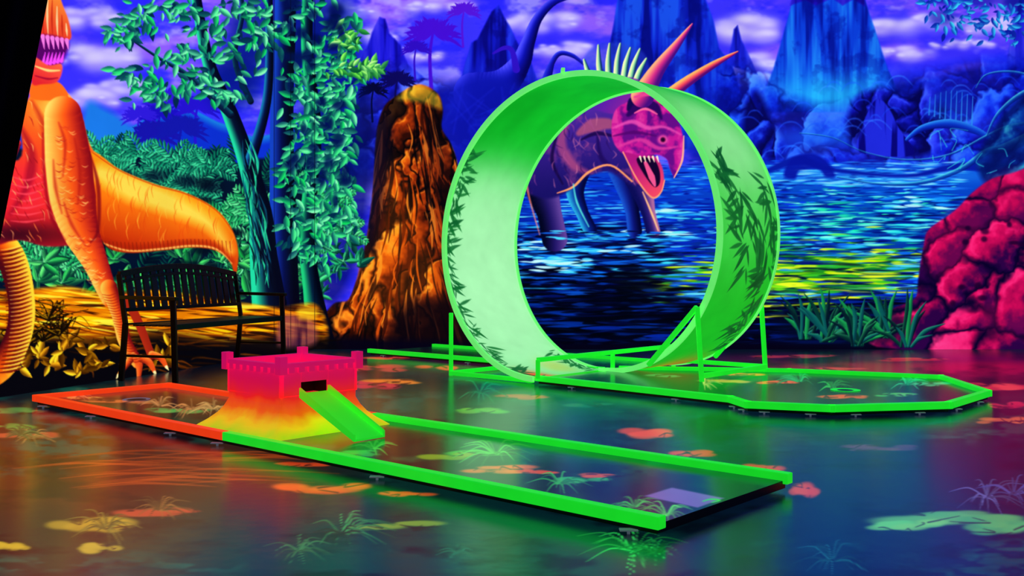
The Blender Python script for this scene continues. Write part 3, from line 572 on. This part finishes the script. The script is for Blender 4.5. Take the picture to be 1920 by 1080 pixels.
Xv=np.concatenate([np.linspace(-6,-3.4,60,endpoint=False),np.linspace(-3.4,3.4,960,endpoint=False),np.linspace(3.4,XR,160)])
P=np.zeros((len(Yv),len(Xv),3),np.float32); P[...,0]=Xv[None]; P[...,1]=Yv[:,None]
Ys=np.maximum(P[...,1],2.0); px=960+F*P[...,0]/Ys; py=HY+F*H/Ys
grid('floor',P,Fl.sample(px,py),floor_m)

# ============================================================ LANES
ZT=.075; ZD=.045; ZB=.014
green=solid('fluorescent_green_paint',(26,232,42),em=.76,rough=.4,spec=.3,noise=.1)
orange=solid('fluorescent_orange_paint',(255,62,18),em=.8,rough=.4,spec=.3,noise=.1)
black=solid('black_board_edge',(5,6,10),rough=.5)
steel=solid('dull_steel',(150,165,190),em=.15,rough=.4,metal=.3)
K=Canvas(0,660,1960,1040,(3,30,28)); h,wd_=K.h,K.w
b1=fbm(h,wd_,140,40,1200,4); b2=fbm(h,wd_,40,14,1230,3)
blend(K,(8,104,58),np.clip((b1-.5)*6,0,1)*.8); blend(K,(2,10,22),np.clip((.48-b2)*7,0,1)*.7)
K.blob(1250,930,260,50,(8,22,48),.8); K.blob(240,740,240,30,(84,34,30),.8); K.blob(1000,840,200,30,(8,120,56),.6); K.blob(1650,740,160,26,(10,44,54),.6); K.blob(1250,715,160,16,(8,80,40),.6)
for (x,y,rx,ry,c) in [(940,880,80,9,(250,96,40)),(1000,884,50,6,(220,66,30)),(900,850,90,9,(60,190,60)),(850,855,70,9,(120,170,40)),(1100,900,60,8,(40,180,100)),(1460,716,50,5,(250,66,60)),(1585,744,60,5,(245,90,50)),(1350,715,60,5,(190,160,70)),(1740,720,40,5,(40,200,140)),(1680,740,40,4,(60,200,100)),(1250,705,40,4,(40,160,80)),(230,752,80,5,(210,90,50)),(330,770,60,6,(60,170,80)),(150,745,40,3,(180,130,60)),(660,850,60,8,(40,180,60)),(1130,892,50,6,(210,70,40)),(1410,702,50,3,(240,70,50))]: splat(K,x,y,rx,ry,c,8)
for (x,y,s,c) in [(930,850,90,(100,250,90)),(1250,965,80,(100,255,90)),(1190,950,60,(60,220,90)),(1050,905,70,(60,220,90)),(360,765,70,(240,160,90)),(300,760,50,(220,150,90)),(1500,715,50,(40,220,120)),(1700,720,50,(40,220,140)),(700,840,50,(80,220,70)),(1320,720,40,(210,220,110)),(1560,725,40,(60,220,90)),(150,742,30,(220,130,80)),(400,765,60,(240,190,110))]: tuft(K,x,y,s,c,n=16,fl=.35)
K.poly([(1208,930),(1260,914),(1358,934),(1308,952)],(120,105,178),soft=1.5,smooth=False)
K.stroke([(1318,940),(1332,936),(1350,938),(1335,942)],[2,3,2],(60,230,90))
np.clip(K.a,0,1,out=K.a)
deck_m=paintmat('lane_gloss_paint',.76,rough=.2,spec=.5,basef=.3,coat=.1,bump=.05)
def inpoly(X,Y,poly):
    ins=np.zeros(X.shape,bool); n=len(poly)
    for i in range(n):
        ax,ay=poly[i][:2];bx,by=poly[(i+1)%n][:2]
        if ay!=by: ins^=((ay>Y)!=(by>Y))&(X<(bx-ax)*(Y-ay)/(by-ay)+ax)
    return ins
def colfor(P):
    px=960+F*P[...,0]/P[...,1]; py=HY-F*(P[...,2]-H)/P[...,1]; return K.sample(px,py)
O=G(1232,966,ZT); fl=G(70,740,ZT); O.z=0; fl.z=0
d1=(O-fl).normalized(); n1_=Vector((-d1.y,d1.x,0)); Llen=(O-fl).length; Wd=.9
def LP(a,b,z=0):
    v=O+d1*a+n1_*b; return Vector((v.x,v.y,z))
lane=empty('minigolf_lane')
aa=np.linspace(-Llen,0.0,900); bb=np.linspace(0,Wd,180)
P=np.zeros((180,900,3),np.float32); P[...,0]=O.x+d1.x*aa[None]+n1_.x*bb[:,None]; P[...,1]=O.y+d1.y*aa[None]+n1_.y*bb[:,None]; P[...,2]=ZD+.0006
grid('deck_surface',P,colfor(P),deck_m,lane)
beam('deck_board',LP(-Llen,Wd/2,(ZD+ZB)/2),LP(0,Wd/2,(ZD+ZB)/2),Wd,ZD-ZB,black,lane,.002)
pp=G(430,808,ZT); pp.z=0; split=(pp-O).dot(d1)
rw=.046; zc=(ZT+.033)/2; rh=ZT-.033
beam('rail_front_orange',LP(-Llen,0,zc),LP(split,0,zc),rw,rh,orange,lane)
beam('rail_front_green',LP(split,0,zc),LP(0.02,0,zc),rw,rh,green,lane)
beam('rail_back_orange',LP(-Llen,Wd,zc),LP(split+.05,Wd,zc),rw,rh,orange,lane)
beam('rail_back_green',LP(split+.05,Wd,zc),LP(0.02,Wd,zc),rw,rh,green,lane)
beam('rail_end',LP(-Llen,-.025,zc),LP(-Llen,Wd+.025,zc),rw,rh,orange,lane)
def foot(p,parent,i):
    beam('foot_post_%d'%i,(p.x,p.y,0.0),(p.x,p.y,ZB+.002),.01,.01,steel,parent,.001)
    beam('foot_plate_%d'%i,(p.x-.03,p.y,ZB),(p.x+.03,p.y,ZB),.03,.005,steel,parent,.001)
k=0
for a in (-.1,-1.35,-2.55,-3.0,-3.9,-4.55):
    for b in (-.015,Wd+.0): foot(LP(a,b),lane,k); k+=1
def ring(name,c,r0,r1,z,mat,parent,n=40):
    V=[];Fc=[]
    for i in range(n):
        a=2*math.pi*i/n
        V+= [(c.x+r0*math.cos(a),c.y+r0*math.sin(a),z),(c.x+r1*math.cos(a),c.y+r1*math.sin(a),z+.002)]
    for i in range(n):
        j=(i+1)%n; Fc.append((2*i,2*i+1,2*j+1,2*j))
    return mesh_obj(name,V,Fc,mat,parent)
def disc(name,c,r,z,mat,parent,n=40):
    V=[(c.x+r*math.cos(2*math.pi*i/n),c.y+r*math.sin(2*math.pi*i/n),z) for i in range(n)]
    return mesh_obj(name,V,[tuple(range(n))],mat,parent)
hp=LP(-Llen+.5,Wd*.45); ring('hole_rim',hp,.06,.085,ZD+.003,steel,lane); disc('hole_cup',hp,.06,ZD+.002,black,lane)

# castle
cas=empty('toy_castle_obstacle')
def gradmat(name,stops,z0,z1,em):
    m=bpy.data.materials.new(name); m.use_nodes=True; nt=m.node_tree; b=nt.nodes['Principled BSDF']
    g=nt.nodes.new('ShaderNodeNewGeometry'); s=nt.nodes.new('ShaderNodeSeparateXYZ'); mr=nt.nodes.new('ShaderNodeMapRange'); mr.inputs[1].default_value=z0; mr.inputs[2].default_value=z1
    nz=nt.nodes.new('ShaderNodeTexNoise'); nz.inputs['Scale'].default_value=9; ad=nt.nodes.new('ShaderNodeMath'); ad.operation='MULTIPLY_ADD'; ad.inputs[1].default_value=.22; 
    sub=nt.nodes.new('ShaderNodeMath'); sub.operation='SUBTRACT'; sub.inputs[1].default_value=.11
    cr=nt.nodes.new('ShaderNodeValToRGB')
    while len(cr.color_ramp.elements)<len(stops): cr.color_ramp.elements.new(.5)
    for e,(p,c) in zip(cr.color_ramp.elements,stops): e.position=p; e.color=L(*c)
    nt.links.new(g.outputs['Position'],s.inputs[0]); nt.links.new(s.outputs[2],mr.inputs[0]); nt.links.new(g.outputs['Position'],nz.inputs['Vector'])
    nt.links.new(nz.outputs[0],ad.inputs[0]); nt.links.new(mr.outputs[0],ad.inputs[2]); nt.links.new(ad.outputs[0],sub.inputs[0]); nt.links.new(sub.outputs[0],cr.inputs[0])
    nt.links.new(cr.outputs[0],b.inputs['Base Color']); nt.links.new(cr.outputs[0],b.inputs['Emission Color']); b.inputs['Emission Strength'].default_value=em; b.inputs['Roughness'].default_value=.6; b.inputs['Specular IOR Level'].default_value=.2
    m.cycles.emission_sampling='NONE'; return m
ZC=.40
cm=gradmat('castle_fluorescent_paint',[(0,(175,225,20)),(.13,(250,210,20)),(.32,(255,100,16)),(.5,(246,34,36)),(.72,(228,16,80)),(1,(216,14,104))],ZD,ZC,.68)
bl=G(388,793,ZD);br=G(722,800,ZD); cc=(bl+br)/2; cc=O+d1*((cc-O).dot(d1)-.0)+n1_*(Wd/2+.0); cc.z=0
hs=.24; bs=.368
def CP(a,b,z): v=cc+d1*a+n1_*b; return (v.x,v.y,z)
prof=[(bs,ZD+.001),(bs-.012,.056),(.318,.085),(.282,.12),(.258,.155),(hs,.195),(hs,.235)]
def rr(h_,z):
    out=[]; r=.02
    for (sx,sy,a0) in((1,1,0),(-1,1,90),(-1,-1,180),(1,-1,270)):
        for kk in range(4):
            a=math.radians(a0+kk*30); out.append(CP(sx*(h_-r)+r*math.cos(a),sy*(h_-r)+r*math.sin(a),z))
    return out
V=[];Fc=[]
for (hh_,z) in prof: V+=rr(hh_,z)
nR=len(prof)
for i in range(nR-1):
    for j in range(16): a=i*16+j;b=i*16+(j+1)%16; Fc.append((a,b,b+16,a+16))
mesh_obj('flared_base',V,Fc,cm,cas,smooth=False)
th=.018
def wallseg(nm,a0,b0,a1,b1,z0,z1):
    p0=Vector(CP(a0,b0,(z0+z1)/2));p1=Vector(CP(a1,b1,(z0+z1)/2)); beam(nm,p0,p1,th,z1-z0,cm,cas,.002)
h9=hs-.009
wallseg('wall_side_a',-hs,-h9,hs,-h9,.23,ZC); wallseg('wall_side_b',-hs,h9,hs,h9,.23,ZC); wallseg('wall_rear',-h9,-hs,-h9,hs,.23,ZC)
dw=.085; dc=-.035
wallseg('wall_door_left',h9,-hs,h9,dc-dw,.23,ZC); wallseg('wall_door_right',h9,dc+dw,h9,hs,.23,ZC); wallseg('wall_door_lintel',h9,dc-dw,h9,dc+dw,.30,ZC)
mesh_obj('inner_floor',[CP(-hs,-hs,.232),CP(hs,-hs,.232),CP(hs,hs,.232),CP(-hs,hs,.232)],[(0,1,2,3)],cm,cas)
dkm=solid('doorway_dark',(22,5,16),rough=.9)
V=[CP(hs-.12,dc-dw,.233),CP(hs-.12,dc+dw,.233),CP(hs-.12,dc+dw,.31),CP(hs-.12,dc-dw,.31),CP(hs-.015,dc-dw,.233),CP(hs-.015,dc+dw,.233),CP(hs-.015,dc+dw,.31),CP(hs-.015,dc-dw,.31)]
mesh_obj('doorway_tunnel',V,[(0,1,2,3),(0,3,7,4),(1,5,6,2),(3,2,6,7)],dkm,cas)
for i,(a0,b0,a1,b1) in enumerate([(-hs,-hs,hs,-hs),(hs,-hs,hs,hs),(hs,hs,-hs,hs),(-hs,hs,-hs,-hs)]):
    e_=1.03; beam('ledge_%d'%i,Vector(CP(a0*e_,b0*e_,ZC-.012)),Vector(CP(a1*e_,b1*e_,ZC-.012)),.012,.022,cm,cas,.001)
    nM=7
    for j in range(nM):
        t=(j+1)/(nM+1); a=a0+(a1-a0)*t;b=b0+(b1-b0)*t
        da=(a1-a0)/(2*hs)*.017; db=(b1-b0)/(2*hs)*.017
        beam('tooth_%d_%d'%(i,j),CP((a-da)*e_,(b-db)*e_,ZC-.036),CP((a+da)*e_,(b+db)*e_,ZC-.036),.012,.028,cm,cas,.001)
for i,(a,b) in enumerate([(-1,-1),(1,-1),(1,1),(-1,1)]):
    beam('corner_turret_%d'%i,CP(a*hs*1.0,b*hs*1.0,ZC-.055),CP(a*hs*1.0,b*hs*1.0,ZC+.035),.045,.045,cm,cas,.002,up=d1)
# ramp
rm=gradmat('ramp_fluorescent_paint',[(0,(36,230,46)),(.5,(56,228,38)),(.85,(100,215,30)),(1,(225,130,20))],ZD,.28,.66)
A0=(hs-.01,.232);A1=(hs+.43,ZD+.006)
ramp=empty('castle_ramp',cas)
for nm,(b0,b1,zz) in {'ramp_plate':(dc-dw,dc+dw,0.012),'ramp_side_left':(dc-dw-.012,dc-dw,.045),'ramp_side_right':(dc+dw,dc+dw+.012,.045)}.items():
    V=[CP(A0[0],b0,A0[1]-.006),CP(A1[0],b0,A1[1]-.003),CP(A1[0],b1,A1[1]-.003),CP(A0[0],b1,A0[1]-.006),CP(A0[0],b0,A0[1]+zz),CP(A1[0],b0,A1[1]+zz*.7),CP(A1[0],b1,A1[1]+zz*.7),CP(A0[0],b1,A0[1]+zz)]
    mesh_obj(nm,V,[(0,1,2,3),(7,6,5,4),(0,4,5,1),(1,5,6,2),(2,6,7,3),(3,7,4,0)],rm,ramp,.002)

# ============================================================ LOOP COURSE
course=empty('minigolf_loop_track')
lane2=empty('target_lane',course)
ol=[(1010,704),(1370,742),(1402,752),(1560,759),(1778,753),(1852,731),(1765,703),(1480,691),(1165,686)]
OP=[G(x,y,ZT) for x,y in ol]
X0=min(p.x for p in OP);X1=max(p.x for p in OP);Y0=min(p.y for p in OP);Y1=max(p.y for p in OP)
gx=np.linspace(X0,X1,460);gy=np.linspace(Y0,Y1,360); P=np.zeros((360,460,3),np.float32);P[...,0]=gx[None];P[...,1]=gy[:,None];P[...,2]=ZD+.0006
ins=inpoly(P[:-1,:-1,0]+(gx[1]-gx[0])/2,P[:-1,:-1,1]+(gy[1]-gy[0])/2,[(p.x,p.y) for p in OP])
grid('deck_surface',P,colfor(P),deck_m,lane2,fmask=ins)
n=len(OP); V=[(p.x,p.y,ZB) for p in OP]+[(p.x,p.y,ZD) for p in OP]
mesh_obj('deck_board',V,[tuple(range(n)),tuple(range(n,2*n))]+[(i,(i+1)%n,n+(i+1)%n,n+i) for i in range(n)],black,lane2)
for i in range(n-1):
    a=OP[i].copy();b=OP[i+1].copy(); dd=(b-a).normalized()*.02
    beam('rail_%d'%i,Vector((a.x,a.y,zc))-dd,Vector((b.x,b.y,zc))+dd,rw,rh,green,lane2)
    if i<6:
        for t in (.2,.75): foot(a.lerp(b,t)-Vector((0,.0,a.z)),lane2,30+i*2+(t>.5))
hp=G(1585,732,ZD); ring('hole_rim',hp,.055,.10,ZD+.003,green,lane2); disc('hole_cup',hp,.055,ZD+.002,black,lane2)
d=Vector((.746,-.666,0)); nn=Vector((.666,.746,0)); E=Vector((.17,7.38,0)); R=1.175; PT=.92; WT=.87; Z0=.06
def RP(th_,v,r=R,z0=Z0):
    p=E+nn*(PT*(1-th_/(2*math.pi))+v*WT)+d*(r*math.sin(th_)); return Vector((p.x,p.y,z0+R-r*math.cos(th_)))
NT,NV=1100,130
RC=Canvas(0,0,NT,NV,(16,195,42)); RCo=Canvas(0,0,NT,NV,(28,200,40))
s_=NT/900.
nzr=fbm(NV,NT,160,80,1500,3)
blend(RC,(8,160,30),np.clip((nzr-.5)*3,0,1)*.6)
for (x,rx_,al) in [(650,50,.7),(720,100,.95),(790,100,.9),(870,60,.6)]: RC.blob(x*s_,60,rx_*s_,160,(182,255,190),al,1.5)       # lit look of the descending side, put into the colour as paler mint
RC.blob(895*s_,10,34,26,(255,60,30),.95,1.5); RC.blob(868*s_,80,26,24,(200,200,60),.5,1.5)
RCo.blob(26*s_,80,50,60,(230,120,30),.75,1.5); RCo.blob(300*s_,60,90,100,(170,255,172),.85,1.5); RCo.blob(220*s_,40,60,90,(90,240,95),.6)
def tuftr(Cv,x,y,s,n,c,a0,sp):
    for i in range(n):
        a=a0+U(-sp,sp); l=s*U(.5,1); sx,sy=x+U(-.4,.4)*s,y+U(-.25,.25)*s
        Cv.leaf(sx,sy,a,l,l*.18,mixc(c,(40,160,60),U(0,.4)),soft=1.2,alpha=.85)
for x in range(600,905,20): tuftr(RC,(x+U(-6,6))*s_,U(-4,6),U(18,36),11,(10,96,44),.9,1.3)
for x in range(620,700,26): tuftr(RC,x*s_,U(0,10),30,7,(10,96,44),.9,1.3)
for x in (840,862,884): tuftr(RC,x*s_,NV-8,30,10,(10,100,40),-1.2,1.0)
for x,y in [(262,30),(240,50),(214,40),(196,60),(216,74),(165,104),(140,114),(115,114),(90,110),(222,118),(196,120),(250,116),(280,20),(180,110)]: tuftr(RCo,(x+U(-6,6))*s_,y,42,12,(6,84,34),U(0,6),1.2)
for c in(RC,RCo): np.clip(c.a,0,1,out=c.a)
loop_in=paintmat('loop_inner_fluorescent_paint',.86,rough=.6,basef=.35,spec=.08); loop_out=paintmat('loop_outer_fluorescent_paint',.78,rough=.5,basef=.4,spec=.12)
rim_m=solid('pale_green_rim_paint',(110,250,115),em=.75,rough=.4,spec=.3,noise=.08)
loop=empty('loop_ribbon',course)
TH=np.linspace(0,2*math.pi,NT); VV=np.linspace(0,1,NV)
def rgrid(r):
    P=np.zeros((NV,NT,3),np.float32)
    off=PT*(1-TH/(2*math.pi))[None,:]+VV[:,None]*WT
    P[...,0]=E.x+nn.x*off+d.x*r*np.sin(TH)[None]; P[...,1]=E.y+nn.y*off+d.y*r*np.sin(TH)[None]; P[...,2]=(Z0+R-r*np.cos(TH))[None]
    return P
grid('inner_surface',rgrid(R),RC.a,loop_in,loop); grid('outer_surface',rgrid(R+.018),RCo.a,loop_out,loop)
for nm,v0,v1 in(('rim_front',-.03,.0),('rim_back',1.0,1.03)):
    V=[];Fc=[];N=160
    for i in range(N+1):
        t=2*math.pi*i/N
        V+=[RP(t,v0,R-.012),RP(t,v1,R-.012),RP(t,v1,R+.03),RP(t,v0,R+.03)]
    for i in range(N):
        for j in range(4): a=i*4+j;b=i*4+(j+1)%4; Fc.append((a,b,b+4,a+4))
    Fc+=[(0,1,2,3),(N*4,N*4+1,N*4+2,N*4+3)]
    mesh_obj(nm,V,Fc,rim_m,loop)
tp=RP(math.pi*1.02,-.02,R+.03); beam('top_bracket',tp,tp+Vector((0,0,.03)),.1,.03,rim_m,loop)
# supports
sup=empty('support_frame',course); tb=.04
def EN(a,b,z): v=E+d*a+nn*b; return Vector((v.x,v.y,z))
bars=[]
for b in (PT*.18-.06,PT*.18+WT+.06):
    bars.append((EN(-1.0,b,0.0),EN(-1.0,b,.52)))
bars+= [(EN(-1.0,PT*.18-.06,.022),EN(-1.0,PT*.18+WT+.06,.022)),(EN(-1.0,.1,.022),EN(-.1,.1,.022)),(EN(-1.0,1.06,.022),EN(-.2,1.06,.022))]
rb0=.80*PT-.03; rb1=.80*PT+WT+.10
for i,b in enumerate((rb0,rb1)):
    bars.append((EN(1.02,b,.047 if i==0 else 0.0),EN(.98,b,.6)))
    bars.append((EN(.98,b,.6),EN(.55,b,.14)))
bars+= [(EN(1.02,rb0,.09),EN(1.02,rb1,.09)),(EN(1.02,rb1,.09),EN(.2,rb1,.09))]
bars+= [(EN(.05,-.02,.20),EN(.05,.93,.20)),(EN(.05,.93,.20),EN(.05,1.85,.20)),(EN(.05,-.02,.06),EN(.05,-.02,.20)),(EN(.05,.93,.06),EN(.05,.93,.20)),(EN(.05,1.85,.0),EN(.05,1.85,.20))]
for i,(a,b) in enumerate(bars): beam('tube_%d'%i,a,b,tb*.85,tb*.85,green,sup,.004)
# entry lane
lane3=empty('entry_lane',course)
ea,eb=-3.0,-.02
for nm,(b,wdt,z0,z1,mt) in {'deck_board':(PT+WT/2,WT,ZB,ZD,black),'rail_front':(PT-.02,rw,.035,ZT,green),'rail_back':(PT+WT+.02,rw,.035,ZT,green)}.items():
    beam(nm,EN(ea,b,(z0+z1)/2),EN(eb,b,(z0+z1)/2),wdt,z1-z0,mt,lane3,.003)
aa=np.linspace(ea,eb,300); bb=np.linspace(PT,PT+WT,60); P=np.zeros((60,300,3),np.float32); P[...,0]=E.x+d.x*aa[None]+nn.x*bb[:,None]; P[...,1]=E.y+d.y*aa[None]+nn.y*bb[:,None]; P[...,2]=ZD+.001
grid('deck_surface',P,colfor(P),deck_m,lane3)
for i,a in enumerate((-2.8,-1.6,-.6)):
    for j,b in enumerate((PT,PT+WT)): foot(EN(a,b,0),lane3,i*2+j)

# ============================================================ BENCH
bench=empty('metal_garden_bench'); iron=solid('black_wrought_iron',(4,5,9),rough=.45,spec=.35)
aw=-DWn
nrm=Vector((-DWn.y,DWn.x,0)); 
if nrm.x<0: nrm=-nrm
B0=Vector((CX,YB,0))+DWn*((YB-7.75)/(-DWn.y))+nrm*.08; BL=1.62
def BP(a,b,z): v=B0+aw*a+nrm*b; return Vector((v.x,v.y,z))
for a in(0,BL):
    beam('back_leg',BP(a,0.02,0),BP(a,.06,.45),.04,.04,iron,bench); beam('back_post',BP(a,.06,.45),BP(a,0,.84),.036,.036,iron,bench)
    beam('front_leg',BP(a,.52,0),BP(a,.50,.64),.04,.04,iron,bench); beam('arm_rest',BP(a,.02,.66),BP(a,.54,.65),.05,.028,iron,bench); beam('side_rail',BP(a,.04,.2),BP(a,.5,.2),.02,.02,iron,bench)
for i in range(8): beam('seat_slat_%d'%i,BP(0,.09+i*.058,.44+.01*(i==0)),BP(BL,.09+i*.058,.44),.04,.014,iron,bench)
beam('seat_front_rail',BP(0,.51,.43),BP(BL,.51,.43),.02,.045,iron,bench)
beam('back_low_rail',BP(0,.05,.56),BP(BL,.05,.56),.025,.03,iron,bench)
Np=16
arc=lambda t:.84+.07*math.sin(math.pi*t)
for i in range(Np):
    t0,t1=i/Np,(i+1)/Np; beam('back_top_rail_%d'%i,BP(BL*t0,0,arc(t0)),BP(BL*t1,0,arc(t1)),.03,.045,iron,bench,.002)
    beam('back_arc_rail_%d'%i,BP(BL*t0,.01,arc(t0)-.06),BP(BL*t1,.01,arc(t1)-.06),.02,.025,iron,bench,.002)
for i in range(15):
    t=(i+1)/16; beam('back_slat_%d'%i,BP(BL*t,.05,.56),BP(BL*t,0,arc(t)-.01),.065,.016,iron,bench,.001,up=aw.cross(Vector((0,0,1))))

# ============================================================ BLACK DRAPE (upper left)
cloth=solid('black_drape_cloth',(2,2,3),rough=.95,spec=.05)
V=[];Fc=[];N=40;Mm=40
for i in range(N+1):
    z=.9+(Ztop-.9)*i/N
    xr=(-3.125+(z-1.2)*.2)
    for j in range(Mm+1):
        q_=j/Mm; x=-3.95+(xr+3.95)*q_; V.append((x,6.0+.05*math.sin(q_*26)*(1-q_*.3),z))
for i in range(N):
    for j in range(Mm): a=i*(Mm+1)+j; Fc.append((a,a+1,a+Mm+2,a+Mm+1))
dr=mesh_obj('black_drape',V,Fc,cloth,smooth=True); sd=dr.modifiers.new('thickness','SOLIDIFY'); sd.thickness=.01

# ============================================================ LIGHTS
def area(name,loc,rot,sx,sy,pw,col):
    l=bpy.data.lights.new(name,'AREA'); l.shape='RECTANGLE'; l.size=sx; l.size_y=sy; l.energy=pw; l.color=col
    o=bpy.data.objects.new(name,l); o.location=loc; o.rotation_euler=rot; sc.collection.objects.link(o); return o
area('ceiling_blacklight',(-1.2,5.0,Ztop-.1),(0,0,0),1.5,.3,14,(.45,.5,1))
area('ceiling_blacklight',(2.6,5.5,Ztop-.1),(0,0,0),1.5,.3,14,(.4,.4,1))
area('loop_fill_light',(3.4,3.2,3.9),(math.radians(50),0,math.radians(35)),1.0,.6,26,(.85,1,.9))  # unseen pale green-white fill, added to brighten the loop's green
print('OK')
